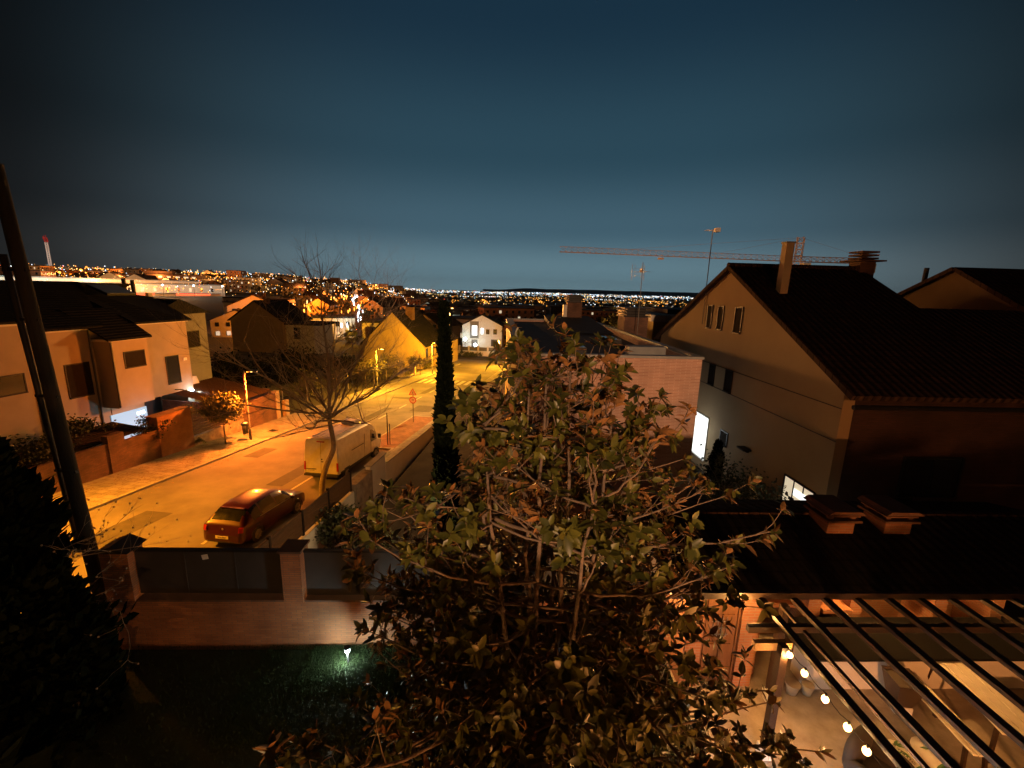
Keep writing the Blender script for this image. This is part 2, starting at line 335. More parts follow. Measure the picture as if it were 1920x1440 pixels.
# bare shrub twigs reaching over the road from the conifer
def twigs(t,base,n,L,seed,mat='bark',r=.012,dirf=None):
    rd=random.Random(seed); m=MB(); bud=MB()
    def grow(p,d,l,rr,k):
        pts=[p]; 
        for i in range(4):
            d=(d+Vector((rd.uniform(-.3,.3),rd.uniform(-.3,.3),rd.uniform(-.15,.25)))).normalized(); pts.append(pts[-1]+d*l/4)
        m.tube(pts,[rr*(1-.15*i) for i in range(5)],4,False)
        if k>0:
            for i in range(rd.randint(3,4)):
                q=pts[rd.randint(1,4)]; e=(d+Vector((rd.uniform(-1,1),rd.uniform(-1,1),rd.uniform(-.6,.8)))).normalized(); grow(q,e,l*rd.uniform(.35,.6),rr*.5,k-1)
        else: bud.ball(pts[-1],.018,5,3)
    for i in range(n): grow(Vector(base),dirf(rd),L*rd.uniform(.7,1.2),r,2)
    m.build('branches',mat,t); bud.build('buds',mat,t)['kind']='stuff'
bs=thing('bare_shrub','thin bare budding branches sticking out past the dark conifer','shrub',G(-8.6,7.3,0),0)
MB().tube([(0,0,-.2),(.1,0,1.5),(.2,.1,3)],[.05,.04,.03],6).build('trunk','bark',bs,True)
twigs(bs,(.1,0,1.8),5,1.5,5,dirf=lambda rd:Vector((1,rd.uniform(-.2,.9),rd.uniform(-.2,.5))).normalized())
twigs(bs,(.15,0.05,2.9),5,1.6,8,dirf=lambda rd:Vector((1,rd.uniform(-.2,.9),rd.uniform(-.1,.5))).normalized())
# ================================================================== NEIGHBOUR ROAD WALL
nw=thing('roadside_wall','stepped cream wall topped by dark slat fencing between yard and road','wall',S(10,-8.6,-1.9),SR)
MB().box(-.12,.12,-.6,6.4,-1.5,1.45).build('rendered_base','white_render',nw)
m=MB()
for i in range(8): m.box(-.02,.02,-.6,6.4,1.5+.105*i,1.59+.105*i)
m.build('slats','slat_wood',nw)
m=MB()
for y in (-.5,1.2,2.9,4.6,6.35): m.box(-.045,.045,y-.04,y+.04,1.45,2.40)
m.build('fence_posts','black_metal',nw)
MB().box(-.22,.22,6.42,8.0,-1.5,1.72).build('pier','stone',nw)
MB().box(-.1,.1,8.02,9.75,-1.5,1.84).prism([(9.77,-2),(27,-3),(27,.25),(9.77,1.32)],-.1,.1,'x').build('tall_section','white_render',nw)
MB().box(-.16,.16,8.02,9.8,1.84,1.90).prism([(9.82,1.321),(27,.251),(27,.311),(9.82,1.381)],-.16,.16,'x').build('coping','kerbstone',nw)
# ================================================================== BRICK NEIGHBOUR BUILDING
bb=thing('flat_roofed_house','pinkish thin brick house with sunken dark roof behind the magnolia','house',G(.73,17,0),GR)
W_=7.33;D_=21.5;T_=5.62
m=MB().box(.35,W_,0,.35,-2,T_-.1); m.box(W_-.35,W_,.35,D_,-2,T_-.1).box(.35,W_-.35,D_-.35,D_,-2,T_-.1); m.build('wall','thin_brick',bb)
MB().box(0,.35,-.002,D_,-2,T_-.1).build('side_wall','yellow_render',bb)
MB().box(-.05,.5,-.05,D_,T_-.1,T_).box(.5,W_+.05,-.05,.3,T_-.1,T_).box(W_-.25,W_+.05,.3,D_,T_-.1,T_).box(.5,W_-.25,D_-.3,D_,T_-.1,T_).build('coping','coping',bb)
m=MB(); m.quad((.35,.35,T_-.55),(W_-.35,.35,T_-.55),(W_-.35,D_-.35,T_-.25),(.35,D_-.35,T_-.25)); m.quad((3.2,12,T_-.3),(W_-.35,12,T_-.3),(W_-.35,D_-.35,T_+.35),(3.2,D_-.35,T_+.35)).quad((3.2,12,T_-.3),(3.2,D_-.35,T_+.35),(3.2,D_-.35,T_-.4)); m.build('roof','membrane',bb)
sk=MB().box(5.15,5.95,6.6,8.6,T_-.5,T_-.12).build('roof_window_kerb','black_metal',bb); MB().box(5.2,5.9,6.65,8.55,T_-.12,T_-.1).build('pane','pale_glass',sk)
sk=MB().box(2.6,3.4,3.3,4.3,T_-.5,T_-.15).build('roof_window_kerb','black_metal',bb); MB().box(2.65,3.35,3.35,4.25,T_-.15,T_-.13).build('pane','pale_glass',sk)
MB().box(5.2,6.9,2.7,3.35,T_-.5,T_+.02).build('roof_unit','coping',bb,bevel=.02)
ch=MB().box(5.0,6.2,20,21,T_-.3,7.1).build('chimney','dark_brick',bb)
m=MB()
for i in range(4): m.box(4.9,6.3,19.9,21.1,7.12+.16*i,7.2+.16*i)
m.box(5.1,6.1,20.1,20.9,7.1,7.75).build('louvre_cap','black_metal',ch)
MB().box(4.7,5.0,20.2,20.8,T_-.3,6.9).build('flue','white_render',bb)
# chimney block with louvres + yagi aerial behind
cb=thing('chimney_block','broad louvred brick chimney stack behind the sunken roof','chimney',G(8.0,28,0),GR)
MB().box(0,1.5,0,1.6,-2,6.5).build('stack','dark_brick',cb)
m=MB()
for i in range(4): m.box(-.1,1.6,-.1,1.7,6.52+.17*i,6.6+.17*i)
m.box(.15,1.35,.15,1.45,6.5,7.1).build('louvre_cap','black_metal',cb)
def aerial(name,label,loc,h,kind,rz=0):
    t=thing(name,label,'aerial',loc,rz)
    MB().cyl((0,0),.022,0,h,8).build('mast','grey_metal',t)
    m=MB()
    if kind=='yagi':
        m.bar((-.05,-.55,h-.55),(-.05,.5,h-.55),.02,.02)
        for k in range(9): y=-.5+.12*k; m.bar((-.34+.02*k,y,h-.55),(.28-.02*k,y,h-.55),.012,.012)
        for s in (-1,1):
            for k in range(4): m.bar((s*.38-.02,.45,h-.95+.13*k),(s*.38+.02,.45,h-.95+.13*k),.012,.012)
            m.bar((s*.42,.45,h-1.0),(s*.42,.45,h-.1),.02,.02); m.bar((s*.22,.45,h-.9),(s*.22,.45,h-.15),.012,.012)
        m.bar((-.42,.45,h-.55),(.42,.45,h-.55),.02,.02); m.bar((-.42,.45,h-.35),(.42,.45,h-.35),.012,.012); m.bar((-.42,.45,h-.78),(.42,.45,h-.78),.012,.012)
        m.obox((0,.1,h-.45),(.06,0,0),(0,.1,0),(0,0,.09))
    else:
        m.bar((-.35,0,h-.05),(.22,0,h-.05),.02,.02)
        for k in range(7): m.bar((-.3+.09*k,-.2,h-.05),(-.3+.09*k,.2,h-.05),.012,.012)
        m.box(.1,.3,-.15,.15,h-.12,h+.06)
    m.build('antenna','alu',t); return t
aerial('roof_aerial','grid type television aerial on a mast over the brick chimneys',G(8.55,27,5.2),4.6,'yagi',.3)
aerial('roof_aerial','tall thin mast with a small boxy aerial rising beside the gable',G(9.93,21.4,6.6),4.4,'small')
# cream block with cornice behind
cr=thing('cornice_house','cream flat topped house with pale cornice between chimneys and gable','house',G(10.9,31,0),GR)
MB().box(0,6,0,8,-3,6.1).build('wall','yellow_render',cr); MB().box(-.3,6.3,-.3,8.3,6.1,6.55).build('cornice','white_render',cr)
f=MB().box(1.2,1.9,-.02,.05,4.9,5.9).build('window','blind',cr)
MB().box(1.5,5.5,1.5,6.5,6.55,6.9).build('roof','membrane',cr)
def leaf_ball(name,label,cat,loc,rad,n,leaf,mat,seed,trunk_h=0,sq=(1,1,.8),group=None,trunk_r=.07,open_=.5):
    rd=random.Random(seed); t=thing(name,label,cat,loc,0,0,group); m=MB()
    cl=[]
    for i in range(max(6,int(n/60))):
        a=rd.random()*2*PI; u=rd.uniform(-1,1); q=math.sqrt(1-u*u); rr=rad*rd.uniform(.35,.85)
        cl.append((Vector((q*math.cos(a)*rr*sq[0],q*math.sin(a)*rr*sq[1],u*rr*sq[2])),rad*rd.uniform(.18,.36)))
    z0=trunk_h+rad*sq[2]*.9
    for i in range(n):
        c,cr_=rd.choice(cl); g=Vector((rd.gauss(0,1),rd.gauss(0,1),rd.gauss(0,1)))*cr_*.55
        p=c+g+Vector((0,0,z0)); d=Vector((rd.uniform(-1,1),rd.uniform(-1,1),rd.uniform(-.5,1))).normalized(); s=d.orthogonal().normalized()
        s=Matrix.Rotation(rd.random()*6.3,3,d)@s; l=leaf*rd.uniform(.6,1.4)
        m.quad(p,p+d*l*.5+s*l*.28,p+d*l,p+d*l*.5-s*l*.28)
    tr=MB(); tr.tube([(0,0,-.2),(0,0,z0*.6),(0,0,z0)],[trunk_r,trunk_r*.8,trunk_r*.4],7)
    for c,_ in cl[:14]: tr.tube([(0,0,z0*.75),tuple((c*.5+Vector((0,0,z0*.95)))),tuple(c+Vector((0,0,z0)))],[trunk_r*.4,trunk_r*.2,.008],4,False)
    tr.build('trunk','bark',t,True); m.build('crown',mat,t); return t
leaf_ball('tree','dark rounded tree rising behind the pale cornice','tree',G(13.2,41,-2),3.2,2600,.45,'hedge_leaf',11,5.2,(1.25,1,.55))
# ================================================================== GABLE HOUSE
gh=thing('gabled_house','large tan rendered gable house with steep dark tiled roof','house',G(10,19.3,0),GR)
yl,yr,zr,ze=7.55,-7.2,9.1,5.5   # local y of far / near eave; ridge at y=0
X2=19.
m=MB().prism([(yr,-3),(yl,-3),(yl,ze),(0,zr),(yr,ze)],0,.35,'x'); m.build('gable_wall','tan_render',gh)
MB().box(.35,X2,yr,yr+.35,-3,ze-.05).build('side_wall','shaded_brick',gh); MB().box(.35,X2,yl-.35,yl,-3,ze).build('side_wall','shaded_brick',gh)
def slab(m,p,q,w0,w1,th):  # sloping roof slab in x range
    (y0,z0),(y1,z1)=p,q
    n=Vector((0,-(z1-z0),(y1-y0))).normalized()*th
    if n.z<0: n=-n
    A=[(w0,y0,z0),(w1,y0,z0),(w1,y1,z1),(w0,y1,z1)]; i=len(m.v); m.v+=A+[(a[0],a[1]+n.y,a[2]+n.z) for a in A]
    for f in ((0,1,2,3),(7,6,5,4),(0,4,5,1),(1,5,6,2),(2,6,7,3),(3,7,4,0)): m.f.append(tuple(i+k for k in f)); m.m.append(m.k)
def eav(y,z,sgn,o=.5): sl=(zr-ze)/abs(y); return (y+sgn*o,z-sl*o)
for nm_,e in (('front',eav(yr,ze,-1)),('back',eav(yl,ze,1))):
    m=MB(); slab(m,e,(0,zr),-.22,5.6+.0,.16)
    m.build('roof_slope','roof_tile',gh)
# the ridge stops at x=5.6, the verge runs back down: a second, lower bay continues to the right
MB().tube([(-.22,0,zr+.16),(5.6,0,zr+.16)],.12,8).build('ridge_tiles','roof_tile',gh)
m=MB(); slab(m,eav(yr,ze,-1),(yr*.42,ze+(zr-ze)*.58),5.6,X2,.15); m.build('lower_roof_slope','roof_tile',gh)
MB().prism([(yr+.36,ze),(0,zr-.02),(yl-.36,ze)],5.2,5.5,'x').build('inner_gable','tan_render',gh)
m=MB()
MB().tube([(-.2,yr-.62,ze-.42),(X2,yr-.62,ze-.42)],.07,8).build('gutter','black_metal',gh)
def win(parent,axis,a0,a1,z0,z1,at,mat='dark_glass',frame='black_metal',depth=.02,out=-1,bars=1,name='window'):
    """window on a wall: axis 'x' = wall plane x=at spanning y; 'y' = wall plane y=at spanning x; out = outward sign"""
    t=.05
    def bx(m,u0,u1,w0,w1,d0,d1):
        lo,hi=sorted((at+out*d0,at+out*d1))
        m.box(lo,hi,u0,u1,w0,w1) if axis=='x' else m.box(u0,u1,lo,hi,w0,w1)
    m=MB(); bx(m,a0-t,a0,z0-t,z1+t,.0,depth+.02); bx(m,a1,a1+t,z0-t,z1+t,0,depth+.02); bx(m,a0,a1,z1,z1+t,0,depth+.02); bx(m,a0-.03,a1+.03,z0-t,z0,0,depth+.07)
    for i in range(1,bars): u=a0+(a1-a0)*i/bars; bx(m,u-.02,u+.02,z0,z1,0,depth+.012)
    f=m.build(name,frame,parent); m=MB(); bx(m,a0,a1,z0,z1,0.001,depth*.6); m.build('pane',mat,f); return f
for y0,y1 in ((1.35,1.75),(.3,.72),(-1.25,-.75)): win(gh,'x',y0,y1,6.5,7.5,0,'blind')
for y0,y1 in ((.45,.9),(-1.1,-.6)): win(gh,'x',y0,y1,3.93,4.83,0,'blind')
win(gh,'x',-1.35,-.8,1.6,2.15,0,'blind')
for z_ in (4.86,3.86): MB().box(-.015,-.001,yr,1.9,z_,z_+.022).build('string_course','stained_wood',gh)
win(gh,'x',.42,1.95,.25,2.3,0,'window_lit','white_paint',bars=1,name='lit_door')
lw_=win(gh,'x',-6.75,-5.35,.55,2.0,0,'window_warm','black_metal',bars=3,name='lit_window')
m=MB(); m.box(-.06,-.036,-6.6,-5.9,1.55,1.78); m.build('lamp_strip','window_lit',lw_)
m=MB()
rd=random.Random(3)
for k in range(26): y=rd.uniform(-6.6,-5.5); z=rd.uniform(.6,1.4); m.box(-.05,-.034,y,y+rd.uniform(.03,.16),z,z+rd.uniform(.02,.12))
m.build('shelf_clutter','black_metal',lw_)
for a,b_,c,d in ((2.2,4.,2.2,3.4),(6.4,8.2,2.2,3.6),(12,13.2,2.2,3.4)): win(gh,'y',a,b_,c,d,yr,'dark_glass',bars=2)
MB().box(1.0,2.7,yr-.02,yr-.001,.2,2.1).build('veranda_opening','dark_glass',gh)
pc=MB().box(.76,1.06,-2.31,-2.01,7.6,9.98).build('chimney','cream_render',gh); MB().box(.73,1.09,-2.34,-1.98,9.98,10.04).build('chimney_cap','kerbstone',pc)
pc=MB().box(5.3,5.95,-.35,.3,8.9,9.55).build('chimney','dark_brick',gh); m=MB().box(5.0,6.2,-.6,.5,9.56,9.62)
for k in range(3): m.box(5.25,6.0,-.4,.35,9.66+.13*k,9.73+.13*k)
m.build('chimney_cap','dark_brick',pc)
lamp_=MB().obox((-.2,-3.0,2.1),(.16,0,.0),(0,.25,0),(0,0,.03)).obox((-.05,-3,2.02),(.05,0,0),(0,.04,0),(0,0,.08)).build('wall_bracket','black_metal',gh)
# farther gabled house to the right
g2=thing('gabled_house','unlit gable house half hidden behind the big tiled roof','house',G(19.7,19.3,0),GR)
m=MB().prism([(-7.2,-3),(7.5,-3),(7.5,5.6),(-.2,9.3),(-7.2,5.6)],0,.3,'x').build('gable_wall','brown_render',g2)
zr,ze,yr,yl=9.3,5.6,-7.,7.7
m=MB(); slab(m,eav(yr,ze,-1),(-.2,zr),-.2,12,.16); m.build('roof_slope','roof_tile',g2)
m=MB(); slab(m,eav(yl,ze,1),(-.2,zr),-.2,12,.16); m.build('roof_slope','roof_tile',g2)
MB().cyl((.3,1.5),.1,8.2,9.5,10).build('flue_pipe','black_metal',g2)
conifer('conifer','slim dark cypress standing against the tan gable wall',G(9.3,17.3,-.3),2.3,lambda u:.33*(1-u)**.5*(.6+.4*min(1,u*6)),1500,9,.14)
for k,(x,y,r_,lb) in enumerate(((8.95,16.0,1.5,'dark shrub at the foot of the gable house between the two houses'),(8.9,13.6,1.5,'dark shrub under the lit kitchen window of the gable house'),(9.2,11.4,1.1,'dark shrub directly behind the brick outbuilding roof'))):
    leaf_ball('shrub',lb,'shrub',G(x,y,-.4),r_,1500,.13,'hedge_leaf',20+k,.1,(1,1,.8))
# ================================================================== OUTBUILDING WITH PERGOLA
ob=thing('brick_outbuilding','low brick garden house with dark tiled roof, door and cooking recess','outbuilding',G(3.9,7.6,0),GR)
MB().box(0,.36,0,.3,0,2.5).box(1.13,1.5,0,.3,0,2.5).build('brick_pier','orange_brick',ob)
MB().box(-.0,.3,.3,3.2,0,2.6).build('side_wall','orange_brick',ob)
MB().box(.0,8.6,2.0,2.25,0,2.9).build('back_wall','orange_brick',ob)
MB().box(1.5,1.75,.3,2.0,0,2.5).build('inner_wall','orange_brick',ob)
for x in (3.45,4.45,6.5,7.9): MB().box(x,x+.3,1.2,1.98,0,2.3).build('brick_pier','orange_brick',ob)
MB().box(3.75,4.45,1.1,1.98,.85,.93).box(1.8,3.45,1.3,1.98,.85,.93).build('brick_counter','orange_brick',ob)
MB().box(3.8,4.4,1.98,1.996,1.15,1.9).build('oven_opening','black_metal',ob)
MB().prism([(5.0,2.3),(5.9,2.3),(5.45,1.55),(5.2,1.55)],1.15,1.25).build('oven_hood','cream_render',ob)
dr=MB().box(.40,1.10,.12,.18,0,2.12).build('door','door_wood',ob)
m=MB()
for r_,(z0,z1) in enumerate(((.12,.95),(1.05,1.65),(1.75,2.05))):
    for c_ in range(2): x=.46+.33*c_; m.box(x,x+.25,.095,.119,z0,z1)
m.build('door_panel','door_wood',dr)
m=MB()
for k in range(4): m.box(.6+.09*k,.615+.09*k,.07,.085,1.15,1.6)
for k in range(3): m.box(.56,.93,.07,.085,1.2+.15*k,1.215+.15*k)
m.build('iron_grille','steel',dr); MB().ball((.5,.09,1.02),.03,8,6).build('handle','steel',dr)
MB().box(.36,.40,.08,.24,0,2.18).box(1.10,1.13,.08,.24,0,2.18).box(.36,1.13,.08,.24,2.12,2.2).build('door_frame','door_wood',ob)
m=MB(); 
def slab2(m,p,q,x0,x1,th): slab(m,p,q,x0,x1,th)
slab2(m,(-.42,2.52),(1.72,2.98),-.6,9.2,.09); m.build('roof','slate_roof',ob)
m=MB(); slab2(m,(1.72,2.98),(2.9,2.7),-.6,9.2,.09); m.build('back_roof','slate_roof',ob)
MB().box(-.6,9.2,1.64,1.8,3.055,3.10).build('ridge_tiles','roof_tile',ob)
MB().box(-.6,9.2,-.5,-.43,2.47,2.6).build('fascia','stained_wood',ob)
for x in (3.42,4.72):
    ck=MB().box(x,x+.6,1.05,1.65,2.7,3.22).build('chimney','orange_brick',ob)
    m=MB().box(x-.09,x+.69,.96,1.74,3.22,3.27)
    for a in (0,.5): 
        for b_ in (0,.5): m.box(x+a,x+a+.1,1.05+b_,1.15+b_,3.27,3.42)
    m.box(x-.06,x+.66,1.0,1.7,3.34,3.37); m.prism([(x-.12,3.42),(x+.72,3.42),(x+.6,3.5),(x,3.5)],.93,1.77); m.build('chimney_cap','dark_brick',ck)
# low white serving counter in front of the recess
ct=thing('serving_counter','long low counter with white front and black top','counter',G(6.55,7.52,0),GR)
MB().box(0,5.2,0,.5,0,.74).build('counter_front','white_render',ct); MB().box(-.05,5.25,-.06,1.15,.74,.79).build('worktop','flat_black',ct)
# pergola
pg=thing('pergola','open wooden pergola with dark rafters over the terrace','pergola',G(4.88,6.2,0),GR)
def post(x,y,h=2.3):
    p=MB().box(x-.065,x+.065,y-.065,y+.065,.22,h).build('post','stained_wood',pg,bevel=.006)
    MB().box(x-.1,x+.1,y-.1,y+.1,0,.22).build('post_base','white_render',p,bevel=.01)
post(0,0); post(.75,1.1,2.2); post(.2,-4.6); post(6.2,.4)
MB().box(-.45,7.5,.26,.36,2.30,2.42).build('cross_beam','stained_wood',pg,bevel=.006)
MB().box(-.45,.2,.05,.15,2.14,2.29).build('lintel','pine_wood',pg,bevel=.006)
MB().box(-.06,7.5,-5.2,-5.08,2.14,2.29).build('far_beam','stained_wood',pg,bevel=.006)
for k in range(10):
    x=.14+.615*k
    MB().box(x-.062,x+.062,-5.4,1.12,2.425,2.50).build('rafter','stained_wood',pg,bevel=.005)
MB().box(.50,.56,-4.9,.9,2.31,2.36).build('thin_batten','stained_wood',pg)
# string of bulbs
sl=thing('string_lights','drooping cable of warm glowing bulbs along the pergola edge','string lights',G(4.95,6.2,2.35),GR)
ys=[-.12,-.48,-.93,-1.36,-1.68,-2.1,-2.5]; pts=[(-.02,.05,.0)]
for a,b_ in zip([.05]+ys,ys+[-2.9]):
    for t_ in (.33,.66,1): y=a+(b_-a)*t_; pts.append((-.03,y,-.03-.05*math.sin(PI*min(1,t_))))
MB().tube(pts,.006,5,False).build('cable','black_plastic',sl)
for y in ys:
    s_=MB().cyl((-.03,y),.016,-.085,-.03,8).build('socket','black_plastic',sl)
    MB().ball((-.03,y,-.125),.05,12,8,(1,1,1.2)).build('bulb','glow_bulb',s_,True)
    p=G(4.95-.03,6.2+y,2.35-.24); lamp(p,18,(1,.45,.14),.03,'bulb_light')
# furniture
def table(name,label,x,y,w,d,h,rz,cat='table'):
    t=thing(name,label,cat,G(x,y,0),GR+rz)
    m=MB()
    for k in range(4): m.box(-w/2+w*k/4+.006,-w/2+w*(k+1)/4-.006,-d/2,d/2,h-.035,h)
    m.build('top','board_white',t,bevel=.006)
    for sy in (-1,1):
        for sx in (-1,1): MB().bar((sx*w*.42,sy*(d/2-.16),h-.04),(sx*w*.48,sy*(d/2-.1),0),.06,.045).build('leg','stained_wood',t)
    MB().box(-w*.42,w*.42,-.03,.03,h-.12,h-.04).build('cross_bar','stained_wood',t); return t
table('garden_table','long white topped garden table under the pergola, farther right',9.35,6.75,.75,1.75,.74,R(-10))
table('garden_bench','narrow pale topped bench beside the long garden table',8.5,6.6,.38,1.6,.46,R(-6),'bench')
table('garden_table','second pale table cut by the lower right corner',9.4,4.9,.8,1.5,.74,R(-8))
pl=thing('planter','tapered dark square planter on a white plinth','planter',G(8.15,7.1,0),GR-.15)
MB().box(-.16,.16,-.16,.16,0,.16).build('plinth','white_render',pl,bevel=.01)
m=MB(); m.quad((-.14,-.14,.16),(.14,-.14,.16),(.26,-.26,.72),(-.26,-.26,.72)).quad((.14,-.14,.16),(.14,.14,.16),(.26,.26,.72),(.26,-.26,.72)).quad((.14,.14,.16),(-.14,.14,.16),(-.26,.26,.72),(.26,.26,.72)).quad((-.14,.14,.16),(-.14,-.14,.16),(-.26,-.26,.72),(-.26,.26,.72)).quad((-.25,-.25,.66),(.25,-.25,.66),(.25,.25,.66),(-.25,.25,.66)); m.build('pot','glazed_pot',pl)
ch=thing('armchair','dark upholstered round backed chair at the bottom of the terrace','chair',G(6.35,5.55,0),GR+.5)
def rounded(cx,cy,cz,sx,sy,sz,name,mat,par):
    o=MB().ball((0,0,0),1,20,12).build(name,mat,par,True)
    for v in o.data.vertices:
        c=v.co; f=(abs(c.x)**2.6+abs(c.y)**2.6+abs(c.z)**2.6)**(1/2.6); v.co=Vector((cx+c.x/f*sx,cy+c.y/f*sy,cz+c.z/f*sz))
    return o
rounded(0,0,.34,.40,.40,.14,'seat','fabric_dark',ch); rounded(0,.33,.62,.40,.12,.36,'backrest','fabric_dark',ch); rounded(-.38,0,.5,.1,.36,.2,'armrest','fabric_dark',ch); rounded(.38,0,.5,.1,.36,.2,'armrest','fabric_dark',ch)
for sx in (-1,1):
    for sy in (-1,1): MB().cyl((sx*.28,sy*.28),.022,0,.24,8).build('leg','stained_wood',ch)
def text(body,size,mat,parent,loc,rot,name='lettering',ext=.0015):
    cu=bpy.data.curves.new(name,'FONT'); cu.body=body; cu.size=size; cu.extrude=ext; cu.align_x='CENTER'; cu.align_y='CENTER'; cu.resolution_u=2
    tmp=bpy.data.objects.new('t',cu); C.objects.link(tmp)
    dg=bpy.context.evaluated_depsgraph_get(); me=bpy.data.meshes.new_from_object(tmp.evaluated_get(dg)); bpy.data.objects.remove(tmp); bpy.data.curves.remove(cu)
    me.materials.clear(); me.materials.append(MATS[mat]); me.name=name
    o=bpy.data.objects.new(name,me); C.objects.link(o); o.parent=parent; o.location=loc; o.rotation_euler=rot; return o
def soil_bag(label,x,y,rz,word):
    t=thing('soil_bag',label,'bag',G(x,y,0),GR+rz)
    rounded(0,0,.11,.22,.36,.11,'sack','bag_white',t)
    rounded(0,-.25,.112,.215,.14,.112,'green_end','bag_green',t)
    m=MB(); rd=random.Random(5)
    for k in range(5):
        cx=rd.uniform(-.12,.12); cy=rd.uniform(-.05,.25); a=rd.random()*3; d=Vector((math.cos(a),math.sin(a),0)); s=Vector((-d.y,d.x,0)); c=Vector((cx,cy,.222))
        m.quad(c-d*.09,c-s*.03,c+d*.09,c+s*.03)
    m.build('leaf_print','bag_green',t)
    text(word,.075,'sign_white' if 0 else 'plate_ink',t,(-.05,.04,.224),(0,0,-PI/2)); return t
soil_bag('printed soil bag lettered SUSTRATO lying nearest the string lights',7.3,6.0,.25,'SUSTRATO')
soil_bag('printed soil bag lying on the right of the lettered one',7.85,6.05,.1,'SUSTRATO')
for i,(x,y,r_,lb) in enumerate(((6.75,8.35-.9,.13,'pale round flower pot just behind the pergola post'),(7.05,7.42,.11,'smaller pale flower pot by the end of the white counter'))):
    t=thing('flower_pot',lb,'flower pot',G(x-.55,y,0),0); MB().tube([(0,0,0),(0,0,.22)],[r_*.7,r_],14).build('pot','cream_render',t,True); MB().tube([(0,0,.2),(0,0,.24)],[r_*1.08,r_*1.08],14).build('rim','cream_render',t)
# garden lamps
def garden_lamp(label,loc,power,col,h=.35):
    t=thing('garden_lamp',label,'garden lamp',loc)
    MB().cyl((0,0),.02,0,h,8).build('stake','black_metal',t); MB().ball((0,0,h+.05),.055,12,8).build('globe','glow_lamp_white',t,True); MB().cyl((0,0),.07,h+.1,h+.12,12).build('cap','black_metal',t)
    lamp(Vector(loc)+Vector((0,-.08,h-.05)),power,col,.05)
garden_lamp('cool white garden lamp glowing at the foot of the brick wall',G(-3.1,8.2,0),70,(.78,.95,.88),.3)
garden_lamp('cool white garden lamp lighting the lower terrace corner',G(4.3,5.05,0),90,(.72,.86,1.),.5)
# grass that catches the garden lamps
def grass(name,areas,n,seed):
    rd=random.Random(seed); m=MB()
    for i in range(n):
        x0,x1,y0,y1=rd.choice(areas); p=G(rd.uniform(x0,x1),rd.uniform(y0,y1),0); a=rd.random()*6.3; h=rd.uniform(.03,.075); w=.006
        d=Vector((math.cos(a),math.sin(a),0)); b_=Vector((rd.uniform(-.03,.03),rd.uniform(-.03,.03),h))
        m.quad(p-d*w,p+d*w,p+b_)
    o=m.build(name,'grass_blade'); o['kind']='stuff'; return o
grass('grass',[(-5,-1,6.4,8.7),(-4,-2,7.4,8.7),(2.4,3.84,4.2,8.2),(-8,-1,4.5,8.7)],42000,4)
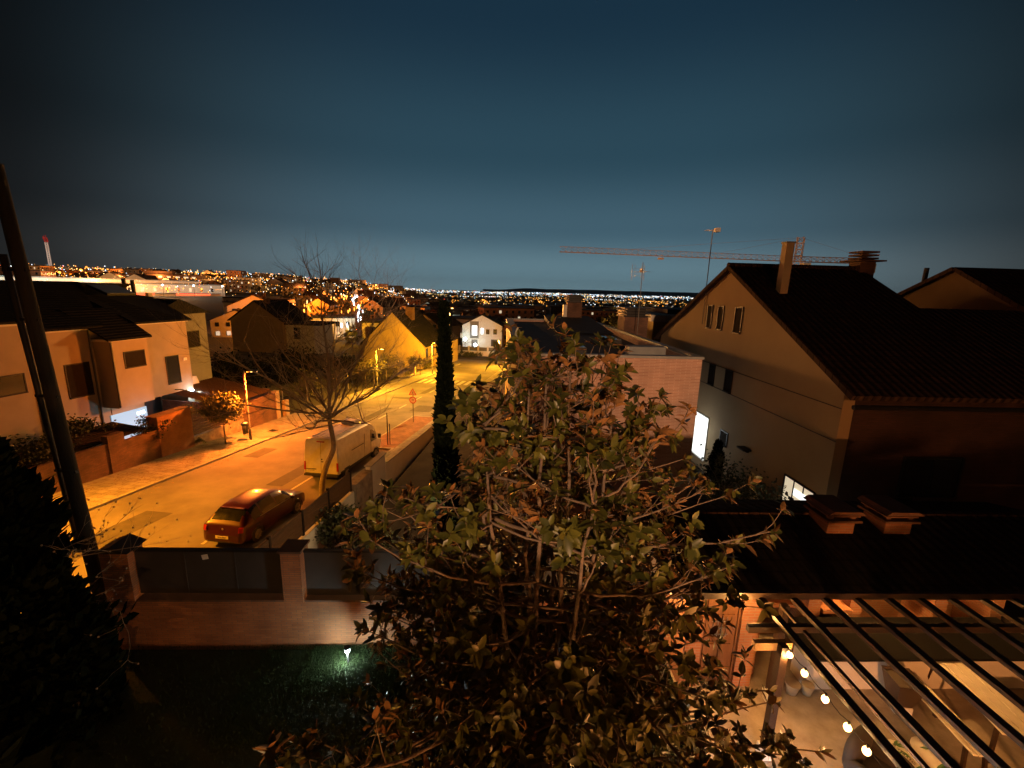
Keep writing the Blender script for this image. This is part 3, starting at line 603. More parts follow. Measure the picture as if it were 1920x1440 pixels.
# ================================================================== MAGNOLIA
def magnolia():
    rd=random.Random(21)
    t=thing('magnolia_tree','large bushy magnolia with glossy leaves in the centre foreground','tree',G(.70,5.05,0),0)
    prof=[(0,1.6),(1,2.6),(2.7,2.75),(4.2,2.6),(5.0,2.3),(5.8,1.65),(6.3,1.3),(6.9,1.0),(7.35,.5),(7.9,.0)]
    tr=MB(); lf=MB(); ros=[]
    def rad(z,a): return lerp_tab(prof,z)*(1+.16*math.sin(2*a+z*1.3)+.17*math.sin(5*a-z*1.7+1))
    def leaf(p,d,up,l):
        d=d.normalized(); s=d.cross(up)
        if s.length<1e-3: s=d.orthogonal()
        s.normalize(); n=s.cross(d).normalized(); w=l*.235; cu=rd.uniform(-.25,.12)*l; fo=rd.uniform(.1,.5)
        c=[p, p+d*l*.33+n*cu*.15, p+d*l*.7+n*cu*.5, p+d*l+n*cu]
        i=len(lf.v)
        lf.v+= [tuple(q) for q in (c[0],c[1],c[2],c[3], p+d*l*.12+s*w*.4+n*w*.2*fo, c[1]+s*w+n*w*fo, c[2]+s*w*.8+n*w*fo*.8, p+d*l*.12-s*w*.4+n*w*.2*fo, c[1]-s*w+n*w*fo, c[2]-s*w*.8+n*w*fo*.8)]
        for f in ((0,4,5,1),(1,5,6,2),(2,6,3),(0,1,8,7),(1,2,9,8),(2,3,9)): lf.f.append(tuple(i+k for k in f)); lf.m.append(0)
    def rosette(p,d,k,sc=1.):
        d=d.normalized(); o=d.orthogonal().normalized()
        for i in range(k):
            a=i*2.4+rd.uniform(-.3,.3); tilt=rd.uniform(.35,1.5); r_=Matrix.Rotation(a,3,d)@o
            dd=d*math.cos(tilt)+r_*math.sin(tilt); dd.z-=rd.uniform(-.1,.75)
            leaf(p-d*rd.uniform(0,.09),dd,d,rd.uniform(.085,.185)*sc)
    def curve(p,d,l,n,up,jit):
        pts=[p]; d=d.normalized()
        for i in range(n):
            d=(d+Vector((rd.uniform(-jit,jit),rd.uniform(-jit,jit),up+rd.uniform(-jit,jit)*.5))).normalized(); pts.append(pts[-1]+d*l/n)
        return pts,d
    stems=[]
    for k in range(9):
        a=k*2*PI/9+rd.uniform(-.2,.2); tip_z=[7.15,6.7,6.3,6.9,6.1,6.5,7.05,6.0,6.6][k]; rr=[.15,.8,1.0,.5,1.2,.9,.35,1.2,.7][k]
        b=Vector((math.cos(a)*.15,math.sin(a)*.15,-.1)); m_=Vector((math.cos(a)*(.25+rr*.25),math.sin(a)*(.25+rr*.25),tip_z*.45)); e=Vector((math.cos(a)*rr,math.sin(a)*rr,tip_z))
        pts=[]; 
        for i in range(13):
            u=i/12; p=b*(1-u)**2+m_*2*u*(1-u)+e*u*u+Vector((rd.uniform(-.05,.05),rd.uniform(-.05,.05),0))*(1 if 0<i<12 else 0); pts.append(p)
        tr.tube(pts,[.055*(1-.85*i/12)+.005 for i in range(13)],7); stems.append(pts)
        ros.append((pts[-1],pts[-1]-pts[-2]))
    for k in range(440):
        st=rd.choice(stems); z0=rd.uniform(.4,7.0) if rd.random()<.6 else rd.uniform(.6,3.9)
        i=min(range(len(st)),key=lambda j:abs(st[j].z-z0)); p=st[i]
        if i==0: continue
        a=rd.random()*2*PI
        if rd.random()<.5: a=math.atan2(p.y,p.x)+rd.uniform(-1,1)
        z1=min(7.3,p.z+rd.uniform(.0,1.0)); R_=rad(z1,a)*rd.uniform(.5,1.14)
        tgt=Vector((math.cos(a)*R_,math.sin(a)*R_,z1)); d=tgt-p; l=d.length
        if l<.25: continue
        pts=[]; sag=-.10*l
        for j in range(8):
            u=j/7; pts.append(p+d*u+Vector((rd.uniform(-.03,.03),rd.uniform(-.03,.03),sag*math.sin(PI*u)+rd.uniform(-.02,.02))))
        r0=.010+.006*l; tr.tube(pts,[r0*(1-.75*j/7) for j in range(8)],5,False); ros.append((pts[-1],pts[-1]-pts[-2]))
        nt=int(2+l*2.6)
        for q in range(nt):
            u=rd.uniform(.3,.97); j=int(u*7); pp=pts[j].lerp(pts[min(7,j+1)],u*7-j); dd=(d.normalized()*.6+Vector((rd.uniform(-1,1),rd.uniform(-1,1),rd.uniform(-.2,1.1)))).normalized()
            tp,td=curve(pp,dd,rd.uniform(.18,.5),4,.1,.22); tr.tube(tp,[.0055,.005,.0045,.004,.0035],4,False); ros.append((tp[-1],td))
            if rd.random()<.55: ros.append((tp[2],td+Vector((rd.uniform(-.6,.6),rd.uniform(-.6,.6),0)),3))
    for r_ in ros:
        z=r_[0].z; up_only=max(0,(z-6)/2)
        rosette(r_[0],r_[1],r_[2] if len(r_)>2 else rd.randint(7,13))
    tr.build('trunk','magnolia_bark',t,True); lf.build('crown','magnolia_leaf',t,True)
    print('magnolia leaves',len(lf.f)//6)
magnolia()
# slim cypress in the neighbour's yard
conifer('cypress_tree','tall slim pointed cypress between the road and the magnolia',G(-1.6,13.4,-1.6),9.15,lambda u:.50*(1-u)**.95*(.75+.25*min(1,u*5)),14000,14,.17)
leaf_ball('shrub','dark rounded shrub inside the neighbour wall beside the road','shrub',G(-5.9,15.3,-1.6),.85,2000,.14,'hedge_leaf',31,.1,(1.1,1.3,.95))
leaf_ball('shrub','broad dark shrub behind our wall at the left of the magnolia','shrub',G(-4.3,14.2,-1.6),.8,1800,.14,'hedge_leaf',32,.1,(1.2,1.2,.9))
gt=thing('metal_gate','distant metal gate with diagonal bars seen left of the magnolia','gate',S(43,-9.1),SR)
MB().box(-.9,-.82,-.04,.04,0,1.5).box(1.3,1.38,-.04,.04,0,1.5).box(-.82,1.3,-.03,.03,1.42,1.5).box(-.82,1.3,-.03,.03,1.0,1.06).build('frame','black_metal',gt)
MB().box(-.82,1.3,-.02,.02,.05,1.0).build('panel','panel_metal',gt)
m=MB()
for k in range(11): m.bar((-.8+.19*k,0,1.06),(-.64+.19*k,0,1.42),.03,.03)
m.build('diagonal_bars','black_metal',gt)
# ================================================================== VEHICLES
def loft(keys,step):
    ys=[k[0] for k in keys]; out=[]; n=int((ys[-1]-ys[0])/step); S_=sorted(set([ys[0]+(ys[-1]-ys[0])*i/n for i in range(n+1)]+ys)); 
    for y in S_:
        i=max(j for j in range(len(ys)) if ys[j]<=y+1e-9); i=min(i,len(ys)-2); u=(y-ys[i])/(ys[i+1]-ys[i])
        a,b=keys[i],keys[i+1]; p=keys[max(0,i-1)]; q=keys[min(len(keys)-1,i+2)]; r=[y]
        for c in range(1,len(a)):
            m0=(b[c]-p[c])/(b[0]-p[0])*(b[0]-a[0]) if b[0]>p[0] else 0; m1=(q[c]-a[c])/(q[0]-a[0])*(b[0]-a[0])
            d=b[c]-a[c]
            if d*m0<=0: m0=0
            if d*m1<=0: m1=0
            if d: m0=math.copysign(min(abs(m0),3*abs(d)),m0) if m0 else 0; m1=math.copysign(min(abs(m1),3*abs(d)),m1) if m1 else 0
            r.append((2*u**3-3*u*u+1)*a[c]+(u**3-2*u*u+u)*m0+(-2*u**3+3*u*u)*b[c]+(u**3-u*u)*m1)
        out.append(r)
    return out
def vehicle(t,keys,wheels,wr_,glassf,paint,step=.07,wx=.0,wide=.9,glassmat='car_glass'):
    # key: y, w, zb, zbelt, zroof, wroof
    rows=[]
    for y,w,zb,zbl,zr_,wf in loft(keys,step):
        zm=zb+(zbl-zb)*.5
        half=[(0,zb),(w*.88,zb),(w*.985,zb+.10*(zbl-zb)/.6),(w,zb+.3*(zbl-zb)),(w*1.0,zm),(w*.995,zb+.75*(zbl-zb)),(w*.975,zbl),(w*.975+(wf-w*.975)*.30,zbl+(zr_-zbl)*.33),(w*.975+(wf-w*.975)*.62,zbl+(zr_-zbl)*.64),(wf,zbl+(zr_-zbl)*.90),(wf*.9,zr_-.035*(zr_-zbl)),(wf*.5,zr_+.005),(0,zr_+.012)]
        rows.append([(x,y,z) for x,z in half]+[(-x,y,z) for x,z in half[-2:0:-1]])
    nc=len(rows[0]); body=MB(); gl={}
    for r in rows: body.v+=r
    for i in range(len(rows)-1):
        for j in range(nc):
            k=(j+1)%nc; q=(i*nc+j,(i+1)*nc+j,(i+1)*nc+k,i*nc+k)
            c=sum((Vector(body.v[a]) for a in q),Vector())/4
            if any(abs(c.x)>wide*.8 and math.hypot(c.y-yw,c.z-wr_)<wr_*1.17 for yw in wheels): continue
            g=glassf(c.x,c.y,c.z)
            if g: gl.setdefault((g,g in('side_window','quarter_window') and (c.x>0,c.y>2.04)),[]).append(q)
            else: body.f.append(q[::-1]); body.m.append(0)
    body.f.append(tuple(range(nc))[::1]); body.m.append(0); body.f.append(tuple((len(rows)-1)*nc+j for j in range(nc-1,-1,-1))); body.m.append(0)
    bo=body.build('body',paint,t,True); bo.data.set_sharp_from_angle(angle=R(38))
    for (g,_),qs in gl.items():
        m=MB(); ix={}
        for q in qs:
            f=[]
            for a in q[::-1]:
                if a not in ix: ix[a]=len(m.v); v=Vector(body.v[a]); m.v.append(tuple(v*1.0))
                f.append(ix[a])
            m.f.append(tuple(f)); m.m.append(0)
        m.build(g,glassmat,t,True)
    y0,y1=keys[0][0]+.3,keys[-1][0]-.35
    MB().box(-wide*.74,wide*.74,y0,y1,wr_*.55,keys[len(keys)//2][3]-.12).build('underbody','black_plastic',t)
    for yw in wheels:
        for sx in (-1,1):
            x=sx*(wide-.11); w=MB().tube([(x-.1,yw,wr_),(x-.095,yw,wr_),(x+.095,yw,wr_),(x+.1,yw,wr_)],[wr_*.93,wr_,wr_,wr_*.93],24).build('wheel','rubber',t,False)
            xx=x+sx*.101; m=MB().tube([(xx-.004*sx,yw,wr_),(xx+.004*sx,yw,wr_)],[wr_*.6,wr_*.58],24)
            for k in range(7):
                a=2*PI*k/7; m.bar((xx+sx*.006,yw,wr_),(xx+sx*.006,yw+math.cos(a)*wr_*.62,wr_+math.sin(a)*wr_*.62),.05,.02)
            m.build('rim','alloy',w)
            # arch lip
            m=MB(); pts=[(sx*(wide-.012),yw+math.cos(a)*wr_*1.17,wr_+math.sin(a)*wr_*1.17) for a in [PI*i/14-.15 for i in range(16)]]; m.tube(pts,.022,5); m.build('wheel_arch',paint if paint!='van_paint' else 'black_plastic',t,True)
    return bo
car=thing('parked_car','dark red hatchback parked by the kerb, seen from above its rear','car',S(13.75,-12.5),SR,math.atan(SLOPE))
K=[(0,.66,.34,.52,.60,.56),(.04,.78,.27,.66,.72,.66),(.10,.84,.24,.86,.93,.70),(.22,.865,.22,.93,1.06,.66),(.45,.88,.2,.955,1.27,.61),(.72,.885,.2,.965,1.42,.59),(1.1,.89,.2,.965,1.485,.585),(1.7,.89,.2,.955,1.505,.59),(2.3,.89,.2,.945,1.48,.585),(2.75,.888,.2,.935,1.36,.59),(3.2,.88,.2,.925,1.10,.64),(3.45,.875,.2,.91,.985,.68),(3.9,.85,.22,.80,.88,.66),(4.15,.79,.25,.68,.74,.60),(4.28,.66,.3,.52,.56,.5),(4.31,.55,.34,.46,.5,.45)]
def cg(x,y,z):
    if .24<y<.66 and z>1.02 and abs(x)<.585: return 'rear_window'
    if 2.78<y<3.36 and z>1.0 and abs(x)<.62: return 'windscreen'
    if z>.99 and abs(x)>.595 and z<1.40:
        if .62<y<1.08 and z<1.38: return 'quarter_window'
        if 1.16<y<2.0: return 'side_window'
        if 2.08<y<3.0 and z<1.3: return 'side_window'
    return None
vehicle(car,K,(.82,3.42),.32,cg,'red_paint',.045,wide=.885)
for sx in (-1,1):
    MB().obox((sx*.74,.10,.80),(.085,.03*sx,0),(0,.05,0),(0,.02,.10)).build('tail_light','tail_lens',car,bevel=.02)
    MB().obox((sx*.62,4.13,.68),(.13,-.05*sx,0),(0,.06,0),(0,-.02,.05)).build('headlight','clear_lens',car,bevel=.02)
    MB().ball((sx*.98,2.92,.99),.09,10,8,(1.1,.7,.7)).build('wing_mirror','red_paint',car,True)
    for y in (1.35,2.25): MB().box(sx*.885-.015,sx*.885+.015,y,y+.16,.86,.885).build('door_handle','red_paint',car)
    MB().bar((sx*.86,1.0,.975),(sx*.86,3.0,.955),.012,.018).build('window_trim','steel',car)
pt=MB().box(-.26,.26,-.015,.02,.44,.55).build('number_plate','plate_white',car); text('2816 FKD',.085,'plate_ink',pt,(0,-.018,.495),(PI/2,0,0))
MB().box(-.5,.5,-.008,.0,.30,.34).build('bumper_strip','black_plastic',car)
MB().bar((0,.28,1.10),(.22,.40,1.20),.015,.02).build('rear_wiper','black_plastic',car); MB().ball((0,.045,.80),.045,10,6,(1,.25,1)).build('badge','steel',car,True)
MB().tube([(.0,.9,1.49),(.0,.72,1.62)],[.01,.005],6).build('roof_aerial','black_plastic',car)
MB().box(-.5,.5,.56,.66,1.40,1.43).build('spoiler','red_paint',car,bevel=.01)
m=MB()
for y in (1.12,2.04,3.08): m.bar((.892,y,.3),(.872,y,.95),.012,.012)
m.build('door_gap','black_plastic',car)
van=thing('parked_van','white high roofed panel van parked ahead of the bare street tree','van',S(20.85,-12.6),SR,math.atan(SLOPE))
K=[(0,.955,.48,1.25,2.50,.83),(.03,.985,.46,1.27,2.56,.86),(.3,.99,.45,1.28,2.60,.87),(2,.99,.45,1.28,2.62,.87),(3.9,.99,.45,1.28,2.61,.87),(4.3,.98,.45,1.28,2.52,.86),(4.7,.965,.45,1.27,2.22,.84),(5.1,.95,.45,1.22,1.72,.82),(5.35,.93,.45,1.16,1.36,.80),(5.7,.88,.45,1.0,1.1,.75),(5.88,.78,.45,.8,.86,.66),(5.92,.6,.5,.7,.74,.5)]
def vg(x,y,z):
    if 4.45<y<5.25 and abs(x)<.79 and z>1.4: return 'windscreen'
    if 4.05<y<5.12 and abs(x)>.8 and 1.33<z<2.02: return 'side_window'
    return None
vehicle(van,K,(.95,4.75),.35,vg,'van_paint',.07,wide=.98)
for sx in (-1,1):
    tl=MB().box(sx*.915-.05,sx*.915+.06,-.012,.03,.72,1.22).build('tail_light','tail_lens',van,bevel=.01)
    MB().box(sx*.91-.05,sx*.91+.05,-.016,0,.62,.71).build('reflector','clear_lens',tl)
    MB().box(sx*.982-.012,sx*.982+.02,.25,4.1,.55,.63).build('rubbing_strip','black_plastic',van)
    MB().box(sx*.985-.01,sx*.985+.012,1.5,3.0,1.50,1.535).build('door_rail','black_plastic',van)
    MB().box(sx*.985-.01,sx*.985+.01,3.1,3.11,.6,2.1).box(sx*.985-.01,sx*.985+.01,4.0,4.01,.6,2.1).build('door_gap','black_plastic',van)
    MB().box(sx*1.12-.1,sx*1.12+.08,4.95,5.05,1.32,1.62).build('wing_mirror','black_plastic',van,bevel=.02)
    MB().obox((sx*.78,5.72,.98),(.12,-.06*sx,0),(0,.06,0),(0,-.05,.1)).build('headlight','clear_lens',van)
MB().box(-.95,.95,-.09,.02,.40,.56).build('rear_bumper','black_plastic',van,bevel=.02)
MB().box(-.006,.006,-.006,.0,.6,2.36).build('rear_door_gap','black_plastic',van)
MB().box(.03,.09,-.035,-.001,1.35,1.42).box(.03,.13,-.03,-.001,1.22,1.27).build('door_handle','black_plastic',van)
pv=MB().box(-.82,-.30,-.02,0,.66,.77).build('number_plate','plate_white',van); text('5093 DGR',.085,'plate_ink',pv,(-.56,-.023,.715),(PI/2,0,0))
MB().box(-.84,-.28,-.028,0,.78,.81).build('plate_lamp_bar','black_plastic',van)
m=MB().box(-.22,.22,-.012,.01,2.36,2.43); m.build('brake_light','tail_lens',van)
m=MB()
for k in range(5): m.box(-.62+.28*k,-.56+.28*k,.3,3.2,2.6,2.635)
m.build('roof_rib','van_paint',van)
MB().box(-.45,.35,3.1,3.85,2.6,2.86).build('roof_unit','van_paint',van,bevel=.03)
# ================================================================== STREET LAMPS
def street_lamp(label,s,n,h,arm,col,power,mat='glow_yellow',spot=None,tilt=(1.,3.6)):
    t=thing('street_lamp',label,'street lamp',S(s,n,gz(s)+.12),SR,0,'tall lamps along the far pavement')
    MB().tube([(0,0,0),(0,0,.9),(0,0,.92),(0,0,h)],[.085,.08,.06,.045],12).build('pole','grey_metal',t,True)
    MB().tube([(0,0,h-.25),(arm*.25,0,h-.03),(arm*.6,0,h+.02)],.03,8).build('arm','grey_metal',t,True)
    hd=MB().box(arm*.5,arm*.5+.55,-.14,.14,h-.02,h+.09).build('lamp_head','black_metal',t,bevel=.03)
    MB().box(arm*.5+.08,arm*.5+.47,-.10,.10,h-.045,h-.022).build('lens',mat,hd)
    lamp(S(s,n+arm*.5+.27,gz(s)+.12+h-.2),power,col,.9 if h>9 else .12,'street_lamp_light',spot=spot,aim=S(s+tilt[0],n+arm*.5+.27+tilt[1],gz(s)) if spot else None,blend=.5)
    return t
ORG=(1.,.205,.016); YEL=(1.,.40,.018)
L1=street_lamp('orange lit street lamp with litter bin by the stone garden wall',27.2,-21.5,4.9,.9,ORG,8200,spot=172,tilt=(0,1.0))
lamp(S(27.2,-20.9,gz(27.2)+4.75),1900,ORG,.12,'street_lamp_glow')
st=MB()
for k,z in enumerate((3.35,3.7,4.05,4.4)): st.box(-.07,.07,-.085,-.07,z,z+.24)
st.build('sticker','sign_red',L1)
nb_=thing('litter_bin','small dark litter bin hung on the orange lit lamp post','litter bin',S(27.2-.12,-21.72,gz(27.2)+.12),SR)
MB().tube([(0,-.05,.45),(0,-.05,1.15)],[.16,.2],14).build('bin_body','bin_green',nb_,True); MB().tube([(0,-.05,1.15),(0,-.05,1.3)],[.24,.2],14).build('bin_lid','alu',nb_,True); MB().box(.0,.2,-.02,.02,.8,.86).build('bracket','black_metal',nb_)
street_lamp('yellow street lamp among the lit bare trees in the middle of the street',49.4,-21.9,5.1,.9,YEL,9000)
street_lamp('yellow street lamp on the far pavement next to the slim cypress',68.2,-20.9,5.0,.9,YEL,13000)
street_lamp('street lamp nearest the camera, lighting the road by the red car',12.,-21.5,6.5,1.4,(1.,.30,.010),14500,spot=122,tilt=(0,2.0))
street_lamp('yellow street lamp at the far crossing hidden by the cypress',84,-12.4,5.0,-.9,YEL,13000)
street_lamp('added street lamp behind the cypress, lighting the gable wall',42,-11.1,9.9,-.3,(1.,.42,.10),12000)  # extra tall lamp, added to throw orange light on the gable wall
# signs & posts
sg=thing('road_sign','triangle and round road signs on one pole at the red paved kerb','road sign',S(35.2,-12.5,gz(35)+.1),SR)
MB().cyl((0,0),.03,0,2.55,8).build('pole','grey_metal',sg)
def disc(m,r,y0,y1,z,n=28,x=0): m.prism([(x+r*math.cos(2*PI*k/n),z+r*math.sin(2*PI*k/n)) for k in range(n)],y0,y1)
m=MB(); disc(m,.30,-.045,-.03,1.95); d=m.build('round_sign','sign_red',sg); m=MB(); disc(m,.225,-.052,-.046,1.95); m.build('sign_face','sign_white',d); text('30',.26,'plate_ink',d,(0,-.055,1.95),(PI/2,0,0))
m=MB().prism([(-.35,2.38),(.35,2.38),(0,2.98)],-.045,-.03); d=m.build('triangle_sign','sign_red',sg); MB().prism([(-.24,2.44),(.24,2.44),(0,2.86)],-.052,-.046).build('sign_face','sign_white',d); MB().box(-.02,.02,-.058,-.053,2.5,2.7).build('symbol','plate_ink',d)
tp=thing('bollard_post','thin twin posts standing on the pavement ahead of the van','post',S(28.2,-11.9,gz(28)+.1),SR)
MB().cyl((0,0),.035,0,2.3,8).cyl((.12,.1),.03,0,1.5,8).build('post','pole_wood',tp)
# ================================================================== BARE TREES
def bare_tree(name,label,loc,trunk,rad,h,seed,mat='bark',r0=.13,lim=9,depth=4,up=.35,group=None,wide=1.):
    rd=random.Random(seed); t=thing(name,label,'tree',loc,0,0,group); m=MB(); tw=MB()
    pts=[Vector(p) for p in trunk]; n=len(pts)
    sm=[]
    for i in range(n-1):
        for k in range(3): sm.append(pts[i].lerp(pts[i+1],k/3))
    sm.append(pts[-1]); sm=[sm[0]]+[(sm[i-1]+sm[i]*2+sm[i+1])/4 for i in range(1,len(sm)-1)]+[sm[-1]]
    m.tube(sm,[r0*(1-.35*i/len(sm)) for i in range(len(sm))],9)
    top=pts[-1]
    def grow(p,d,l,r,k):
        pp=[p]; nseg=5 if k>1 else 4
        for i in range(nseg):
            d=(d+Vector((rd.uniform(-.22,.22),rd.uniform(-.22,.22),rd.uniform(-.12,.2)))).normalized(); pp.append(pp[-1]+d*l/nseg)
        (m if k>1 else tw).tube(pp,[r*(1-.6*i/nseg) for i in range(nseg+1)],5 if k>2 else (4 if k>1 else 3),False)
        if k<=0: return
        for i in range(rd.randint(4,5) if k>1 else rd.randint(3,5)):
            j=rd.randint(1,nseg); q=pp[j]; e=(d*.9+Vector((rd.uniform(-1,1),rd.uniform(-1,1),rd.uniform(-.45,.8)))).normalized()
            grow(q,e,l*rd.uniform(.42,.68),r*(1-.6*j/nseg)*.62,k-1)
    for i in range(lim):
        a=2*PI*i/lim+rd.uniform(-.3,.3); e=rd.uniform(.02,.8) if i%3 else rd.uniform(.8,1.3)
        d=Vector((math.cos(a)*math.cos(e)*wide,math.sin(a)*math.cos(e)*wide,math.sin(e)))
        st=top-Vector((0,0,rd.uniform(0,.5)))
        l=(rad/max(.35,math.cos(e)))*.72; l=min(l,h*.78)
        grow(st,d,l,r0*.38,depth)
    m.tube([top,top+Vector((.05,.1,h*.35)),top+Vector((-.1,.0,h*.7)),top+Vector((.05,.1,h))],[r0*.6,r0*.42,r0*.22,.01],7)
    for i in range(14):
        z=rd.uniform(.15,.8)*h; a=rd.random()*6.3; grow(top+Vector((0,0,z)),Vector((math.cos(a),math.sin(a),rd.uniform(.3,1.3))).normalized(),(1-z/h*.6)*rad*.62,r0*.2,max(1,depth-2))
    m.build('trunk',mat,t,True); tw.build('twigs',mat,t); return t
base=S(18.6,-11.25,-2.3); T=[S(18.6,-11.25,-2.4),S(18.6,-11.22,-1.3),S(19.05,-11.2,-.6),S(19.85,-11.2,-.05),S(19.8,-11.2,.6),S(19.6,-11.2,1.35),S(19.65,-11.2,2.0)]
bare_tree('bare_tree','leafless street tree with a crooked trunk in front of the white van',base,[p-base for p in T],6.6,7.0,5,r0=.15,lim=14,depth=4,wide=1.3)
for k,(s,n,h,lb,mt) in enumerate(((52,-24.6,3.6,'yellow lit bare tree just left of the middle street lamp','dry_leaf'),(57,-24.8,3.4,'wide yellow lit bare tree right of the middle street lamp','dry_leaf'),(46,-24.9,2.8,'small bare tree before the middle street lamp','bark'),(66,-22.2,2.6,'slim young tree on the pavement beside the far street lamp','dry_leaf'),(71,-24.5,3.,'bare yellow lit tree against the corner of the gable house','dry_leaf'))):
    bare_tree('young_tree',lb,S(s,n,gz(s)),[(0,0,0),(.03,.0,1.),(0,.05,1.9)],1.7,h*.6,40+k,'magnolia_bark',.07,8,3)

for k,(s,n,rr,lb) in enumerate(((54.5,-26.3,1.5,'rounded shrub in warm lamp light beneath the yellow lit trees'),(60,-26.6,1.6,'clipped pale shrub between the yellow lit trees and gable house'),(44,-27.5,1.5,'low dark shrub at the edge of the vacant plot'),(75,-24,1.2,'small yellow lit bush by the white gateposts'))):
    leaf_ball('shrub',lb,'shrub',S(s,n,gz(s)),rr,1300,.22,'bright_leaf',60+k,.1,(1,1,.85))
for k,(s,n,rr,lb) in enumerate(((52.3,-23.6,1.75,'yellow glowing street tree crown just right of the middle street lamp'),(57.2,-24.0,1.9,'second yellow glowing street tree nearer the ochre gable house'),(64.5,-22.6,1.2,'small yellow lit tree crown beside the far street lamp'))):
    leaf_ball('street_tree',lb,'tree',S(s,n,gz(s)+.1),rr,1500,.17,'bright_leaf',140+k,1.5,(1.1,1.1,.7),trunk_r=.07)
leaf_ball('street_tree','round clipped leafy tree glowing orange beside the street lamp','tree',S(25.9,-22.35,gz(25.9)+.12),1.28,6500,.16,'bright_leaf',71,1.55,(1.05,1.05,.78),trunk_r=.055)
leaf_ball('shrub','dark bush spilling over the far garden wall','shrub',S(22.6,-24.5,-1.6),1.0,1800,.13,'hedge_leaf',72,.2,(1,1.2,.8))
leaf_ball('shrub','tiny weed bush at the foot of the stone wall','shrub',S(25.2,-23.6,gz(25.)+.12),.3,260,.1,'bright_leaf',73,0,(1,1,1),trunk_r=.02)
leaf_ball('shrub','small leafy bush in front of the garage door','shrub',S(26.6,-25.6,-2.2),.8,1000,.13,'bright_leaf',74,.6,(1,1,.8))
leaf_ball('shrub','dark overgrown bush behind the low wall at the far left','shrub',S(17.6,-25.0,-2.0),1.5,2600,.16,'hedge_leaf',75,.3,(1,1.5,.8))
leaf_ball('shrub','dark broad bush under the door window of the cream house','shrub',S(20.4,-26.2,-1.6),1.3,2200,.16,'hedge_leaf',76,.3,(.9,1.3,.7))
# fallen leaves below the lamp-side tree
rd=random.Random(9); m=MB()
for i in range(900):
    s=rd.uniform(16,26); n=rd.uniform(-23.4,-19.8); p=S(s,n,gz(s)+(.135 if n<-20.5 else .015)); a=rd.random()*6.3; d=Vector((math.cos(a),math.sin(a),.1))*rd.uniform(.03,.06); e=Vector((-d.y,d.x,rd.uniform(0,.02)))*.6
    m.quad(p-d,p-e,p+d,p+e)
for i in range(120):
    s=rd.uniform(11,19); n=rd.uniform(-13.8,-11.2); p=S(s,n,gz(s)+.015); a=rd.random()*6.3; d=Vector((math.cos(a),math.sin(a),.1))*rd.uniform(.03,.07); e=Vector((-d.y,d.x,rd.uniform(0,.02)))*.6
    if not(13.3<s<18 and n<-11.7): m.quad(p-d,p-e,p+d,p+e)
o=m.build('fallen_leaves','dry_leaf'); o['kind']='stuff'
# ================================================================== CREAM HOUSE ON THE LEFT
H=thing('cream_house','cream rendered terraced house with stepped facade and dark roofs','house',S(0,0,0),SR)
# local x=n, y=s
b0=-3.4
MB().box(-36,-28,6,19.95,b0,5.55).build('wall','cream_render',H)
MB().box(-36,-28.0,20.0,23.6,b0,5.05).build('wall','cream_render',H)
MB().box(-36,-28.002,23.65,25.85,b0,4.6).build('wall','cream_render',H)
MB().box(-28,-26.9,23.2,25.6,.25,4.35).build('bay','cream_render',H)
MB().box(-36,-28.0,25.9,29.95,.05,5.1).box(-36,-28.0,29.35,29.95,b0,.05).box(-36,-30.2,25.9,29.35,b0,.05).build('wall','cream_render',H)
m=MB().box(-36,-27.88,6,20.02,5.55,5.75).box(-36,-27.88,20.04,23.6,5.05,5.22).box(-28,-26.78,23.1,25.7,4.35,4.5).box(-36,-27.88,25.8,30.05,5.1,5.26); m.build('cornice','white_render',H)
def roofq(name,pts,mat='slate_roof',th=.12):
    m=MB(); n=len(pts); m.v+= [tuple(p) for p in pts]+[(p[0],p[1],p[2]-th) for p in pts]; m.f.append(tuple(range(n))); m.f.append(tuple(range(2*n-1,n-1,-1))); m.m+= [0,0]
    for j in range(n): k=(j+1)%n; m.f.append((j,j+n,k+n,k)); m.m.append(0)
    return m.build(name,mat,H)
roofq('roof',[(-27.7,6,5.78),(-27.7,20.1,5.78),(-33,22.5,7.95),(-33,6,7.95)])
roofq('roof',[(-27.7,20.12,5.27),(-27.7,23.7,5.25),(-33,27.2,7.8),(-33,22.45,7.8)])
roofq('roof',[(-26.6,22.9,4.52),(-26.6,25.75,4.52),(-27.9,25.9,5.2),(-29.5,26,6.2),(-29.5,22.9,6.2)])
roofq('roof',[(-27.7,25.72,5.30),(-27.7,30.2,5.28),(-33,32.5,6.7),(-33,25.5,7.75)])
roofq('roof',[(-33.02,6,7.9),(-33.02,30.8,7.72),(-38,31,6),(-38,6,6)])
sk=MB().obox((-31.4,27.9,7.28),(.75,0,-.30),(0,1.05,0),(.02,0,.05)).build('roof_window','black_metal',H); MB().obox((-31.38,27.9,7.34),(.68,0,-.27),(0,.98,0),(.01,0,.02)).build('pane','pale_glass',sk)
for s_,h_ in ((31.2,8.1),(31.9,8.0)): MB().cyl((-34,s_),.14,6.5,h_,10).build('flue_pipe','black_metal',H)
win(H,'x',24.0,25.3,2.65,3.6,-26.9,'blind',out=1); win(H,'x',27.9,28.9,.75,2.7,-28.0,'dark_glass',out=1); win(H,'x',21.5,22.75,1.25,3.15,-28.0,'blind',out=1); win(H,'x',16.8,19.5,2.1,3.05,-28.0,'dark_glass',out=1,bars=2)
m=MB().tube([(-26.85,23.25,4.4),(-26.85,23.25,.3)],.05,8).tube([(-27.94,20.0,5.4),(-27.94,20.0,-2)],.06,8).tube([(-27.94,23.0,5.1),(-27.94,23.0,-2)],.05,8).build('downpipe','grey_metal',H)
gd=MB().box(-30.25,-30.19,26.2,29.2,-2.6,-.1).build('garage_door','panel_metal',H)
